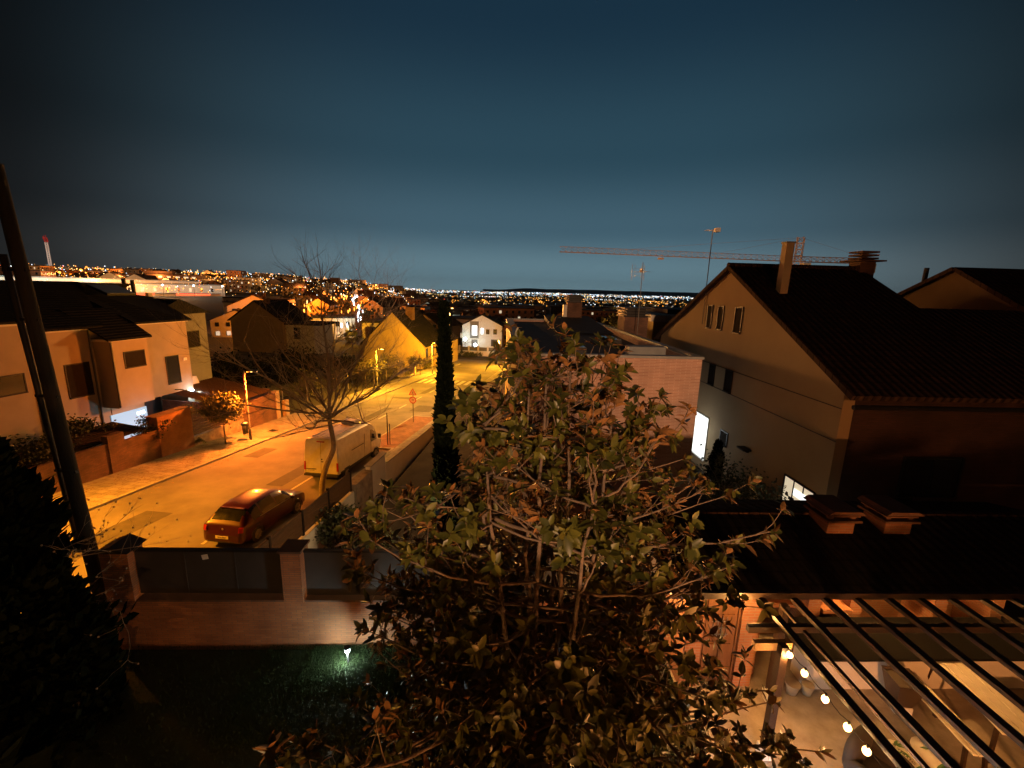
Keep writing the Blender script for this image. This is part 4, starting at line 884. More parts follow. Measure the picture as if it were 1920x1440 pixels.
g2_=MB().box(-27.98,-27.94,23.5,25.9,-2.5,-.35).build('glowing_garage_door','garage_glow',H); MB().box(-27.99,-27.92,25.2,25.7,-.75,-.6).build('lit_slot','glow_lamp_white',g2_)  # door surface glows itself, the bluish garage light put into it
wl=MB().box(-27.99,-27.8,29.5,29.72,-.3,-.02).build('wall_lamp','glow_lamp_white',H)
MB().box(-27.97,-27.93,29.3,29.6,2.25,2.45).build('house_number_plate','sign_white',H)
MB().box(-28.,-27.3,28.3,28.36,.25,.3).build('awning_bracket','black_metal',H)
lamp(S(29.6,-27.35,-.2),130,(.72,.9,1.),.1,'wall_lamp_light'); lamp(S(24.6,-26.2,-.9),60,(.45,.75,1.),.2,'garage_light')
# boundary of the cream house
bw=thing('boundary_wall','brick and stone boundary wall with piers before the cream house','wall',S(0,-23.95,0),SR)
MB().box(-.12,.12,5,19.6,-3.4,-.55).build('wall','dark_brick',bw)
MB().box(-.18,.18,19.6,20.5,-3.4,-.15).build('pier','dark_brick',bw)
MB().box(-.12,.12,20.5,22.6,-3.4,-.7).build('wall','dark_brick',bw)
MB().box(-.6,.14,22.6,25.0,-3.5,.0).build('brick_block','orange_brick',bw); MB().box(-.65,.18,22.55,25.05,0.,.06).build('coping','orange_brick',bw)
MB().box(-.15,.15,25.0,29.6,-3.6,-2.0).build('stone_base','stone',bw)
m=MB()
for k in range(9): m.box(-.04,.02,25.02,28.0,-1.93+.185*k,-1.80+.185*k)
m.build('slat_gate','slat_wood',bw)
MB().box(-.15,.15,28.02,29.58,-1.99,-1.25).build('stone_wall','stone',bw)
MB().box(-.15,.15,29.6,33.4,-3.8,-.95).build('brick_wall','dark_brick',bw)
MB().box(-.2,.2,33.42,33.9,-3.8,-.8).box(-.2,.2,34.6,35.1,-3.9,-1.9).build('pier','cream_render',bw)
for nm_,lb,a,b_,c in (('low_roof','dark lean to roof beyond the boundary wall of the cream house',10,22.4,-.75),):
    o=MB().obox((0,0,0),(1.1,0,-.12),(0,6.,0),(.01,0,.05)).build(nm_,'roof_tile'); place(o,S(16.3,-25.4,-.45),SR); tag(o,lb,'roof')
ga=thing('garage','low garage with corrugated roof and white gable piece by the lamp','garage',S(0,-26.2,0),SR)
m=MB()
n_=46
for k in range(n_):
    y=28.3+5.2*k/n_; z=.07*abs(math.sin(k*PI/2)); y2=28.3+5.2*(k+1)/n_; z2=.07*abs(math.sin((k+1)*PI/2))
    m.quad((2.1,y,-.78+z),(2.1,y2,-.78+z2),(-3.,y2,.1+z2),(-3.,y,.1+z))
m.build('corrugated_roof','slat_wood',ga)
MB().prism([(28.0,.15),(31.2,.15),(31.0,.75),(28.0,1.0)],-2.6,-2.4,'x').build('gable_piece','white_render',ga); MB().box(-3,1.9,28.35,28.5,-3.5,-.6).build('side_wall','dark_brick',ga); MB().box(-3,1.9,33.3,33.45,-3.8,-.6).build('side_wall','dark_brick',ga)
# second white house behind
h2=thing('white_house','small grey white house with dark roof behind the cream house','house',S(35.4,-33.4,-3.4),SR)
MB().box(-8,0,-2.6,2.6,0,8.6).build('wall','grey_render',h2); roof=MB().prism([(-3.3,8.6),(3.0,8.6),(-.3,9.9)],-8.3,.3,'x').build('roof','slate_roof',h2); MB().box(-1.6,-1.3,-1.6,-1.2,8.9,10.4).build('chimney','white_render',roof); win(h2,'x',.2,1.6,5.6,7.0,0,'blind',out=1)
# vacant plot fence
for k,s in enumerate((36.2,40.2,44.4,49,54)):
    o=MB().tube([(0,0,0),(0,0,2.5)],.05,8).build('fence_post','kerbstone'); place(o,S(s,-25.1-.1*k,gz(s)),SR); tag(o,'thin pale post in the row along the dark vacant plot','post','posts along the vacant plot')
van.scale=(1,1,.95)
for k,(s,n,r_,lb) in enumerate(((48,-40,3.4,'big dark shrub mass left in the vacant plot behind the garage'),(54,-36,3.,'dark shrub mass at the centre of the vacant plot'),(60,-40,3.6,'dark shrub thicket at the back of the vacant plot'),(62,-32,2.8,'dark shrub clump near the yellow lit trees'),(43,-35,2.4,'dark shrub behind the garage roof by the fence posts'))):
    leaf_ball('shrub',lb,'shrub',S(s,n,gz(s)-.5),r_,2600,.4,'conifer_leaf',80+k,.2,(1.3,1.3,.62))
# ================================================================== MIDDLE HOUSES
def gable_house(name,label,loc,rz,w,d,he,hr,wall,roofm,wins=(),chim=(),group=None,cat='house',parts=True,base=3):
    t=thing(name,label,cat,loc,rz,0,group)
    MB().prism([(-w/2,-base),(w/2,-base),(w/2,he),(0,hr),(-w/2,he)],0,d,'y').build('wall',wall,t)
    m=MB()
    for sg in (-1,1):
        sl=(hr-he)/(w/2); a=(sg*(w/2+.5),he-.5*sl); i=len(m.v)
        m.v+=[(a[0],-.4,a[1]+.02),(0,-.4,hr+.02),(0,d+.4,hr+.02),(a[0],d+.4,a[1]+.02),(a[0],-.4,a[1]+.2),(0,-.4,hr+.22),(0,d+.4,hr+.22),(a[0],d+.4,a[1]+.2)]
        for f in ((0,1,2,3),(7,6,5,4),(0,4,5,1),(2,6,7,3),(0,3,7,4)): m.f.append(tuple(i+q for q in f)); m.m.append(0)
    rf=m.build('roof',roofm,t)
    for (x,y,cw_,ch_) in chim: 
        z=hr-abs(x)*(hr-he)/(w/2); MB().box(x-cw_/2,x+cw_/2,y-cw_/2,y+cw_/2,z-.3,z+ch_).build('chimney','dark_brick',rf)
    for (ax,a0,a1,z0,z1,mt) in wins:
        if ax=='f': win(t,'y',a0,a1,z0,z1,0,mt,out=-1)
        elif ax=='r': win(t,'x',a0,a1,z0,z1,w/2,mt,out=1)
        else: win(t,'x',a0,a1,z0,z1,-w/2,mt,out=-1)
    return t
g=gz(76)
gable_house('gabled_house','ochre lit gable house behind the yellow lit street trees',S(75,-30,g),SR,11.2,12,4.4,9.9,'yellow_render','slate_roof',[('r',1.,2.,4.0,5.4,'dark_glass') if 0 else ('r',1.,2.,1.9,3.5,'dark_glass'),('r',4.,5.4,1.9,3.5,'dark_glass'),('r',7.5,8.6,1.9,3.5,'dark_glass')],[(-4.6,.9,1.3,1.7),(1.4,5,1.3,2.1),(-.6,3,.5,1.)])
dm=thing('dormer_annex','dark roofed annex beside the ochre gable house','house',S(86,-24,gz(86)),SR); MB().box(-4,1,0,8,-2,4.4).build('wall','yellow_render',dm); MB().prism([(-4.4,4.4),(1.4,4.4),(-1.5,6.5)],-.4,8.4).build('roof','slate_roof',dm)
g=-6.5
h3=gable_house('gabled_house','warm lit gable house at left beyond the vacant plot',S(92,-68.5,g),SR,12.5,11,6.4,10.6,'tan_render','slate_roof',[('r',2,4,3.6,5.2,'dark_glass'),('r',6,8,3.6,5.2,'dark_glass')],[(.8,3,1.,1.3)])
MB().box(6.3,13.,1.,9,-3,5.6).build('annex','white_render',h3); MB().box(6.0,14.5,.4,9.4,5.6,6.0).build('annex_roof','slate_roof',h3)
win(h3,'y',8.2,9.6,2.5,5,1.0,'dark_glass',out=-1)
for k,(s,n,lb) in enumerate(((63.5,-24.3,'first pale gatepost at the corner of the ochre gable house'),(67.5,-23.9,'second pale gatepost nearer the cypress'))):
    o=MB().box(-.45,.45,-.3,.3,-.2,2.3).box(-.5,.5,-.35,.35,2.3,2.4).build('gatepost','cream_render'); place(o,S(s,n,gz(s)),SR); tag(o,lb,'gatepost')
# modern white house
g=gz(115)+.8
mh=gable_house('modern_house','bright white modern house with tall lit stair window',S(116,-21.8,g),SR+.12,10.5,10,6.6,9.3,'white_paint','slate_roof',[('f',-.4,.4,4.3,6.,'stairs_lit'),('f',1.1,1.9,4.4,5.6,'dark_glass'),('f',3.,3.9,4.4,5.7,'dark_glass'),('r',1,2,4.4,5.6,'dark_glass'),('r',3.5,4.5,4.4,5.6,'dark_glass'),('r',6.5,7.5,4.4,5.6,'dark_glass')],[(1.,4,.8,1.)])
MB().box(-3.2,-.9,-.06,-.002,3.2,7.7).build('stair_panel','grey_metal',mh); f=MB().box(-2.7,-1.3,-.1,-.062,4.0,6.6).build('stair_window','stairs_lit',mh)
MB().box(-2.8,-1.2,-.08,-.0,0.9,2.9).build('front_door','grey_metal',mh); MB().box(2.4,4.9,-.06,-.001,1.2,3.0).build('garage_door','panel_metal',mh)
mw=thing('front_fence','white piered garden fence in front of the modern house','fence',S(108,-21,gz(108)+.3),SR)
MB().box(-10,10,-.1,.1,-1,.9).build('base','white_render',mw)
m=MB()
for k in range(9): m.box(-10+2.4*k,-9.6+2.4*k,-.2,.2,-1,2.2)
m.build('pier','white_render',mw)
m=MB()
for k in range(8): m.box(-9.6+2.4*k,-7.6+2.4*k,-.03,.03,1.0,1.9)
m.build('panel','grey_metal',mw)
for k,(s,n,z,pw,lb) in enumerate(((112.5,-25.6,3.6,130,'globe lamp at the left corner of the modern house'),(112.5,-22.9,2.2,150,'bright globe lamp by the door of the modern house'),(106,-15.5,2.2,90,'globe lamp on the fence right of the modern house'))):
    t=thing('globe_lamp',lb,'lamp',S(s,n,gz(s)),SR); MB().cyl((0,0),.06,0,z,8).build('pole','grey_metal',t); MB().ball((0,0,z+.3),.42,12,8).build('globe','glow_lamp_white',t,True)
    lamp(S(s,n,gz(s)+z+1.1),pw,(.72,1.,.80),.2,'globe_lamp_light')
leaf_ball('shrub','orange lit bush at the right of the modern house','shrub',S(104,-13.8,gz(104)),1.6,900,.3,'bright_leaf',95,.5)
leaf_ball('shrub','low green hedge before the modern house fence','shrub',S(103,-23,gz(103)),1.2,1200,.3,'hedge_leaf',96,.1,(4,.8,.6))
lamp(S(101,-15,gz(101)+3.5),500,ORG,.2,'garden_light')
# ================================================================== THE TOWN BEYOND
rdC=random.Random(77)
def house_proto(w,d,he,hr,wall,flat,lit):
    m=MB(); m.k=0
    if flat: m.box(-w/2,w/2,-d/2,d/2,-4,he); m.k=1; m.box(-w/2-.2,w/2+.2,-d/2-.2,d/2+.2,he,he+.5)
    else:
        m.prism([(-w/2,-4),(w/2,-4),(w/2,he),(0,hr),(-w/2,he)],-d/2,d/2); m.k=1
        for sg in (-1,1):
            sl=(hr-he)/(w/2); x=sg*(w/2+.6); z=he-.6*sl; p=[(x,-d/2-.5,z+.05),(0,-d/2-.5,hr+.05),(0,d/2+.5,hr+.05),(x,d/2+.5,z+.05)]
            i=len(m.v); m.v+=p+[(a,b,c+.25) for a,b,c in p]
            for f in ((0,1,2,3),(7,6,5,4),(0,4,5,1),(2,6,7,3),(0,3,7,4)): m.f.append(tuple(i+q for q in f)); m.m.append(1)
        m.box(w*.15,w*.15+.9,0,.9,he,hr+.8)
    m.k=2
    for fl in range(max(1,int(he/3))):
        z=1.1+3*fl
        for k in range(int(w/3)):
            x=-w/2+1.2+3*k; m.box(x,x+1.1,-d/2-.06,-d/2-.01,z,z+1.4)
        for k in range(int(d/3.5)):
            y=-d/2+1.4+3.5*k
            for sx in (-1,1): a,b=sorted((sx*(w/2+.01),sx*(w/2+.06))); m.box(a,b,y,y+1.1,z,z+1.4)
    m.k=3
    for _ in range(lit):
        z=1.1+3*rdC.randrange(max(1,int(he/3))); k=rdC.randrange(max(1,int(w/3))); x=-w/2+1.2+3*k; m.box(x,x+1.1,-d/2-.1,-d/2-.065,z,z+1.4)
    o=m.build('town_house',[wall,'roof_tile' if not flat else 'membrane','dark_glass','window_warm']); return o
PR=[house_proto(11,10,6,9,'tan_render',False,1),house_proto(14,10,6.2,9.5,'white_render',False,2),house_proto(10,14,6,8.6,'yellow_render',False,0),house_proto(18,12,9.5,9,'cream_render',True,3),house_proto(13,11,6.5,6,'white_render',True,1),house_proto(24,13,12.5,9,'orange_brick',True,5),house_proto(12,12,6,9,'orange_brick',False,1)]
used=[]
def free(x,y,r):
    s=x*SD[0]+y*SD[1]; n=x*SN[0]+y*SN[1]; az_=math.degrees(math.atan2(x,y))
    if s<128 and -34<n<22: return False
    if s<125 and n>-90 and r<150: return False
    if y<62 and x>-5: return False
    if math.hypot(x+225,y-305)<70: return False
    if az_<-32 and r<400: return False
    for a,b in ROADPTS:
        if math.hypot(x-a,y-b)<9: return False
    for a,b,c in used:
        if math.hypot(x-a,y-b)<c: return False
    return True
SC=[(-53,143),(-57,158),(-60,171),(-64,185),(-69,202),(-78,227),(-87,247),(-100,280),(-113,318),(-123,351),(-132,385),(-140,419),(-145,446),(-152,482),(-160,524),(-167,563),(-173,603),(-179,648),(-187,690),(-199,745)]
S2=[(-62,368),(-71,404),(-87,472),(-102,540),(-117,625),(-146,811),(-131,767),(-182,1094),(-233,1343),(-149,796),(-226,1192),(-335,1786)]
OA=[(-75,134),(-82,152),(-85,164),(-87,175),(-90,186),(-92,199),(-98,221),(-106,247),(-111,269),(-118,295),(-123,321),(-129,347)]
OA2=[(-98,185),(-100,199),(-104,209),(-111,244),(-118,275),(-129,317),(-137,357)]
OB=[(-71,189),(-75,208),(-83,240),(-95,284)]
OC=[(-62,235),(-73,290),(-86,361),(-109,479),(-144,658),(-210,1017)]
OD=[(-188,2684),(-134,2060),(-83,1408),(-55,1026),(-31,701),(-20,565)]
OE=[(146,3176),(134,2361),(120,1798),(105,1336),(93,978),(75,715)]
LB=[(-441,426),(-449,460),(-416,465),(-393,426),(-416,414),(-410,433)]
ROADPTS=SC[:-1]+OA+OA2+OB+OC[:4]
first=set()
cnt=0; tries=0
while cnt<230 and tries<9000:
    tries+=1; az=rdC.uniform(-53,20); r=130+620*rdC.random()**1.35
    x=r*math.sin(R(az)); y=r*math.cos(R(az))
    if not free(x,y,r): continue
    k=rdC.choices(range(7),[3,3,3,2,3,1.3,2])[0]
    if r<230 and k in(3,5): k=0
    pr=PR[k]
    if k in first: o=pr.copy(); C.objects.link(o)
    else: o=pr; first.add(k)
    o.location=(x,y,terr(x,y)-.2); o.rotation_euler=(0,0,R(rdC.choice([0,90,20,-25,110]))+rdC.uniform(-.15,.15)); sc=rdC.uniform(.85,1.2); o.scale=(sc,sc,sc*rdC.uniform(.9,1.15))
    tag(o,('small tan gabled house','wide pale gabled house','deep ochre gabled house','long flat roofed block','small flat roofed house','tall brick apartment block','small brick house')[k]+' among the town lights','house','town houses spread over the hillside of type %s'%('pale gable','wide gable','ochre gable','long block','flat villa','brick block','brick gable')[k])
    used.append((x,y,15*sc+(8 if k in(3,5) else 0))); cnt+=1
for k in range(7):
    if k not in first: bpy.data.objects.remove(PR[k])
print('town houses',cnt)
# far roofs merge into one mass
m=MB()
for i in range(2600):
    az=rdC.uniform(-50,24); r=740*math.exp(rdC.random()*2.0); x=r*math.sin(R(az)); y=r*math.cos(R(az)); z=terr(x,y); w=rdC.uniform(7,16); d=rdC.uniform(7,16); h=rdC.choice([5,6,7,9,12,15]) if az>-15 else rdC.choice([4,5,6]); m.k=rdC.choice([0,0,1,2]); a=rdC.random()*3
    ax=Vector((math.cos(a),math.sin(a),0)); m.obox((x,y,z+h/2-1),ax*w,Vector((-ax.y,ax.x,0))*d,(0,0,h/2+1))
o=m.build('far_town_buildings',['tan_render','white_render','roof_tile']); o['kind']='stuff'
# trees between the houses: one dim mass per slope
m=MB()
for i in range(420):
    az=rdC.uniform(-53,20); r=140+700*rdC.random()**1.2; x=r*math.sin(R(az)); y=r*math.cos(R(az))
    s=x*SD[0]+y*SD[1]; n=x*SN[0]+y*SN[1]
    if s<128 and -45<n<22: continue
    if az<-30 and 120<r<400: continue
    if y<70 and x>-5: continue
    z=terr(x,y); h=rdC.uniform(3,7)
    for k in range(70):
        p=Vector((x,y,z+h*.55))+Vector((rdC.gauss(0,1),rdC.gauss(0,1),rdC.gauss(0,.8)))*h*.32; d=Vector((rdC.uniform(-1,1),rdC.uniform(-1,1),rdC.uniform(-1,1))).normalized()*h*.16; e=d.orthogonal().normalized()*h*.12
        m.quad(p-d,p-e,p+d,p+e)
o=m.build('distant_trees','hedge_leaf'); o['kind']='stuff'
# town street lamps, one by one
def lamp_proto(mat,k):
    m=MB(); m.cyl((0,0),.14,0,6,6); m.k=1; m.ball((0,0,6.3),k,8,6); return m.build('street_lamp',['grey_metal',mat],smooth=False)
def lamps(pts,mat,label,group,dens=1,jit=2.5,power=0,col=None,every=3,side=0,size=1.):
    p0=None
    P=[]
    for (a,b),(c,d) in zip(pts,pts[1:]):
        n=max(1,int(dens)); 
        for i in range(n): P.append((a+(c-a)*i/n,b+(d-b)*i/n))
    P.append(pts[-1])
    for i,(x,y) in enumerate(P):
        x+=rdC.uniform(-jit,jit); y+=rdC.uniform(-jit,jit); r=math.hypot(x,y)
        if p0 is None: p0=lamp_proto(mat,1.); o=p0
        else: o=p0.copy(); C.objects.link(o)
        k=r*.00135*size*rdC.uniform(.75,1.15); z=terr(x,y)
        o.location=(x,y,z); o.scale=(k,k,max(.8,min(1.6,k)))
        tag(o,label,'street lamp',group)
        if power and i%every==0:
            lamp((x,y,z+7.5),4*power*(r/200),col,.5,'road_light')
WH=(.75,1.,.88)
lamps(SC,'glow_white','small white lamp in the long curving row on the hillside','white lamps along the curving avenue',2,1,150,WH,4)
lamps(S2,'glow_white','bright white lamp in the winding cluster left of the cypress tip','white lamps of the winding road by the cypress tip',3,10,500,WH,8,size=1.15)
lamps(OA,'glow_orange','orange lamp along the broad sloping road left of centre','orange lamps of the sloping road',3,5,3000,ORG,3,size=1.)
lamps(OA2,'glow_yellow','yellow lamp above the sloping road left of centre','yellow lamps above the sloping road',3,8,900,ORG,4,size=.7)
lamps(OB,'glow_orange','orange lamp in the short diagonal row below the white avenue','short diagonal row of orange lamps',3,2,600,ORG,3,size=.7)
lamps(OC,'glow_orange','orange lamp in the dense strip leading to the horizon','orange lamps leading to the horizon',5,5,2200,ORG,6,size=.8)
lamps(OD,'glow_orange','orange lamp in the narrow row above the modern house','orange row above the modern house',6,8,0,size=.8)
lamps(OE,'glow_orange','orange lamp in the far row above the sunken roof','orange row above the sunken roof',5,14,0,size=.8)
lamps(LB,'glow_orange','orange lamp on the distant hilltop road at far left','orange lamps on the hilltop road',1,6,5000,ORG,1,size=1.35)
lamps([(-92,168),(-54,140),(-97,150)],'glow_white','isolated bluish white lamp behind the bare street tree','isolated lamps behind the bare tree',1,1,80,(.8,.9,1),1,size=1.5)
lamps([(-118,122),(-126,128)],'glow_yellow','yellow lamp in the side street beside the warm lit gable house','side street lamps',1,1,600,YEL,1,size=1.)
lamps([(-60,132),(-48,128),(-72,142)],'glow_yellow','amber lamp in the side street between the two gable houses','amber side street lamps',1,2,1500,YEL,1,size=.8)
lamps([(-380,330),(-260,390),(-330,450),(-200,470),(-280,300),(-150,300)],'glow_orange','orange lamp scattered among hillside houses at left','scattered hillside lamps',3,25,2600,(1.,.42,.12),2,size=.6)
# innumerable lights of the plain and the hill
m=MB(); oc=((1,0,0),(0,1,0),(-1,0,0),(0,-1,0))
def dot(x,y,z,k,mi):
    i=len(m.v); m.v+=[(x+k,y,z),(x,y+k,z),(x-k,y,z),(x,y-k,z),(x,y,z+k),(x,y,z-k)]
    for f in ((0,1,4),(1,2,4),(2,3,4),(3,0,4),(1,0,5),(2,1,5),(3,2,5),(0,3,5)): m.f.append(tuple(i+q for q in f)); m.m.append(mi)
for i in range(1500):   # glittering band far out on the plain
    az=rdC.uniform(-14.5,25); r=rdC.uniform(5000,10500); x=r*math.sin(R(az)); y=r*math.cos(R(az)); dot(x,y,terr(x,y)+rdC.uniform(4,30),r*.00042*rdC.uniform(.4,1.7)*(1.7 if rdC.random()<.1 else 1),rdC.choices(range(5),[5,4,1.6,3,.4])[0])
for i in range(520):    # nearer suburbs
    az=rdC.uniform(-15,25); r=900*math.exp(rdC.random()*1.7); x=r*math.sin(R(az)); y=r*math.cos(R(az)); dot(x,y,terr(x,y)+rdC.uniform(5,16),r*.0005*rdC.uniform(.5,1.7),rdC.choices(range(5),[2,1,5,3,.3])[0])
for i in range(1900):    # hillside windows and lamps
    az=rdC.uniform(-52,-12); r=rdC.uniform(200,900); x=r*math.sin(R(az)); y=r*math.cos(R(az)); 
    if az<-20 and r<300: continue
    dot(x,y,terr(x,y)+rdC.uniform(5,10),r*.0006*rdC.uniform(.35,1.6),rdC.choices(range(5),[2.,.8,5.5,3,.35])[0])
for c in range(26):     # streets on the hillside
    az=rdC.uniform(-50,-16); r=rdC.uniform(330,880); x=r*math.sin(R(az)); y=r*math.cos(R(az)); a=rdC.choice([0,.3,-.4,2.6])+rdC.uniform(-.2,.2); L_=rdC.uniform(40,120)
    for k in range(16): u=(k/16-.5)*L_; X=x+u*math.cos(a)+rdC.uniform(-2,2); Y=y+u*math.sin(a); dot(X,Y,terr(X,Y)+8,r*.0008*rdC.uniform(.6,1.3),2)
    lamp((x,y,terr(x,y)+10),15000,(1.,.36,.08),1.,'road_light')
for c in range(34):     # clusters strung along roads on the plain
    az=rdC.uniform(-14,24); r=rdC.uniform(1000,4200); x=r*math.sin(R(az)); y=r*math.cos(R(az)); a=rdC.random()*PI; mi=rdC.choice([2,2,2,0,3]); L_=r*rdC.uniform(.06,.25)
    for k in range(22): u=(k/22-.5)*L_*2; X=x+u*math.cos(a)+rdC.uniform(-4,4); Y=y+u*math.sin(a); dot(X,Y,terr(X,Y)+9,r*.0006*rdC.uniform(.6,1.2),mi)
o=m.build('city_lights',['glow_white','glow_cyan','glow_orange','glow_yellow','glow_red']); o['kind']='stuff'
# mesa on the horizon
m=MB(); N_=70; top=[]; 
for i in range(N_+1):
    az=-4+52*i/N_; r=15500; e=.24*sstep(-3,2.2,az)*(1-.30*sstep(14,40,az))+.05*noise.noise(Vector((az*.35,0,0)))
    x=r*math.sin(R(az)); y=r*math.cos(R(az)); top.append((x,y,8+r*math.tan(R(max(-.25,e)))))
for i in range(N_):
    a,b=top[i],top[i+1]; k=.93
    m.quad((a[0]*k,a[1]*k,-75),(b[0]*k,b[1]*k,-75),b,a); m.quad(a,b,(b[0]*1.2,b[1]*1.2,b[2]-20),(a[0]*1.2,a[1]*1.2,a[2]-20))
noisy('far_hill',(.30,.31,.32),(.38,.39,.40),scale=.001,rough=1); struct(m.build('hills','far_hill'))  # paleness of distant haze put into the hill colour
# ------------------------------------------------------------------ long factory block, tower, cranes
A=Vector((-262,268,0)); B=Vector((-212,330,0)); dr_=(B-A).normalized(); rz_=math.atan2(dr_.y,dr_.x)
fa=thing('long_white_building','long floodlit white commercial building on the left hillside','building',(A.x,A.y,-3.6),rz_)
Lf=(B-A).length
MB().box(0,Lf,0,22,-3,9.2).build('wall','white_render',fa); MB().box(-45,Lf-14,5,30,-3,11.5).build('rear_wing','white_render',fa)
MB().box(-.4,Lf+.4,-.4,22.4,9.2,9.8).build('parapet','coping',fa); MB().box(-45.5,Lf-13.5,4.5,30.5,11.5,12.1).build('upper_parapet','coping',fa)
for k in range(11):
    f=MB().box(5+6.6*k,6.4+6.6*k,-.1,-.01,4.6,6.9).build('window','window_warm' if k in(1,4,5,8) else 'dark_glass',fa)
m=MB().box(12,38,-.3,-.02,2.4,3.1).box(50,70,-.3,-.02,2.4,3.0); m.build('red_sign_strip','glow_red',fa)
MB().box(4,76,-3.5,0,3.4,3.7).build('canopy','coping',fa)
for k in range(5):
    p=fa.matrix_basis@Vector((6+17*k,-13,8.5)); lamp(p,3500,(.72,1.,.86),.4,'flood_light')
    t=MB(); t.cyl((0,0),.15,0,8.6,6); t.k=1; t.ball((0,0,8.9),.42,8,6); o=t.build('street_lamp',['grey_metal','glow_lamp_white']); o.location=(p.x,p.y,p.z-8.5); tag(o,'white lamp mast standing in front of the long white building','street lamp','lamp masts before the long white building')
for k in range(3):
    p=fa.matrix_basis@Vector((-30+18*k,-4,14)); lamp(p,4000,(.72,1.,.86),.4,'flood_light')
# far brick block on the skyline
sb=thing('skyline_block','long dark brick block with a few lit windows on the left skyline','building',(-330,420,terr(-330,420)),R(20)); MB().box(-30,34,0,14,-5,11).box(-12,10,3,12,11,14).build('wall','dark_brick',sb); m=MB()
for k in range(9): m.box(-26+6.5*k,-24+6.5*k+rdC.uniform(0,2),-.1,-.02,8,9.4)
m.build('lit_windows','window_warm',sb)
sb=thing('skyline_tower','small dark square tower block on the hill crest','building',(-219,553,terr(-219,553)),R(10)); MB().box(-5,5,-5,5,-5,14).build('wall','dark_brick',sb); MB().box(-5.3,5.3,-5.3,5.3,14,14.6).build('parapet','coping',sb)
rt=thing('radio_mast','slender red and white lattice radio mast on the far left ridge','mast',(-590,578,terr(-590,578)),.3)
def lattice(par,p,q,w,r,bays,mats,name,tri=False):
    p,q=Vector(p),Vector(q); d=(q-p); l=d.length; d.normalize(); a=d.orthogonal().normalized(); b=d.cross(a)
    if tri:
        up_=Vector((0,0,1)); sd=d.cross(up_).normalized(); offs=[sd*w/2,-sd*w/2,up_*w]
    else: offs=[a*w/2+b*w/2,-a*w/2+b*w/2,-a*w/2-b*w/2,a*w/2-b*w/2]
    m=MB(); n=len(offs)
    for i in range(bays):
        m.k=(1 if i>bays*.86 else 0)%len(mats)
        u0=l*i/bays; u1=l*(i+1)/bays
        for j,o in enumerate(offs):
            o2=offs[(j+1)%n]; m.tube([p+d*u0+o,p+d*u1+o],r,4,False); m.tube([p+d*u0+o,p+d*u1+o2],r*.7,3,False); m.tube([p+d*u0+o,p+d*u0+o2],r*.7,3,False)
    return m.build(name,mats,par)
lattice(rt,(0,0,0),(0,0,42),2.2,.26,16,['mast_white','sign_red'],'lattice')
m=MB()
for k in range(7): a=k*.9; m.tube([(math.cos(a)*2,math.sin(a)*2,36+k*.9),(math.cos(a)*2,math.sin(a)*2,39.5+k*.9)],.35,6); m.bar((0,0,37.5+k*.9),(math.cos(a)*2,math.sin(a)*2,37.5+k*.9),.2,.2)
m.build('aerials','sign_red',rt)
lamp((-560,540,terr(-560,540)+18),60000,(1,.92,.85),1,'mast_flood_light',spot=60,aim=(-590,578,terr(-590,578)+26))
cr=thing('tower_crane','long pale orange tower crane jib reaching above the neighbouring roofs','crane',G(53,80,-6),GR)
lattice(cr,(0,0,0),(0,0,20.2),1.3,.07,16,['crane_paint'],'mast'); lattice(cr,(0,0,20.2),(0,0,24.4),1.0,.07,4,['crane_paint'],'tower_top')
lattice(cr,(0,0,20.2),(-42.5,0,20.7),.9,.038,40,['crane_paint'],'jib',True); lattice(cr,(0,0,20.2),(14,0,20.2),.9,.06,12,['crane_paint'],'counter_jib',True)
MB().box(11,14,-.6,.6,18.6,20.2).build('counterweight','kerbstone',cr); MB().tube([(0,0,24.3),(-14,0,21.3)],.015,4).tube([(0,0,24.3),(-30,0,21.5)],.015,4).tube([(0,0,24.3),(13,0,21)],.015,4).build('stay_cable','crane_paint',cr)
MB().box(.7,2.,-.8,.4,18.6,20.).build('cab','white_paint',cr); MB().box(-25,-24.2,-.4,.4,19.9,20.2).build('trolley','crane_paint',cr)
lamp(G(30,70,2),2600,(1.,.5,.28),.5,'site_flood_light',spot=110,aim=G(33,80,15))
# ================================================================== OTHER LAMPS, ADDED LIGHTS AND BLOCKERS AROUND THE HOUSE
# warm lamps in the cooking recess and on our wall; added lights and blockers
rl=thing('recess_lamp','warm ceiling lamp lighting the brick cooking recess','lamp',G(8.4,8.6,2.3),GR); MB().cyl((0,0),.09,-.05,.05,14).build('shade','white_paint',rl); MB().ball((0,0,-.08),.045,10,7).build('bulb','window_warm',rl,True)
lamp(G(8.4,8.55,2.12),230,(1,.45,.11),.06,'recess_light'); lamp(G(4.7,6.9,2.35),120,(1,.46,.12),.1,'door_light')
lamp(G(11.5,8.5,2.1),80,(1,.45,.11),.06,'recess_light')
lamp(G(9.3,11.5,1.0),9,(1,.9,.7),.1,'window_spill'); lamp(G(8.9,20.,1.6),45,(.9,.97,.95),.3,'door_spill')
lamp(Vector((1.5,-40,14)),112000,(1.,.52,.26),.3,'rear_fill_light')  # light added behind the viewpoint to brighten brick face and magnolia
rs=thing('street_lamp','unseen lamp post added to carry the rear fill light','street lamp',(1.5,-40,5)); MB().tube([(0,0,-2),(0,0,9.3)],[.09,.05],8).build('pole','grey_metal',rs); MB().box(-.3,.3,-.12,.12,9.3,9.4).build('lamp_head','black_metal',rs)
oh=thing('house_light_blocker','unseen stand-in for our house, its wings shaped to block light','house',G(0,0,0),GR); MB().box(-3.3,5.98,-14,-1.3,0,6.1).box(6.0,18.,-14,-1.3,0,11.7).box(-9,-3.32,-14,-1.3,0,9.8).build('wall','cream_render',oh)  # unseen wings, heights and gap chosen to block the rear light
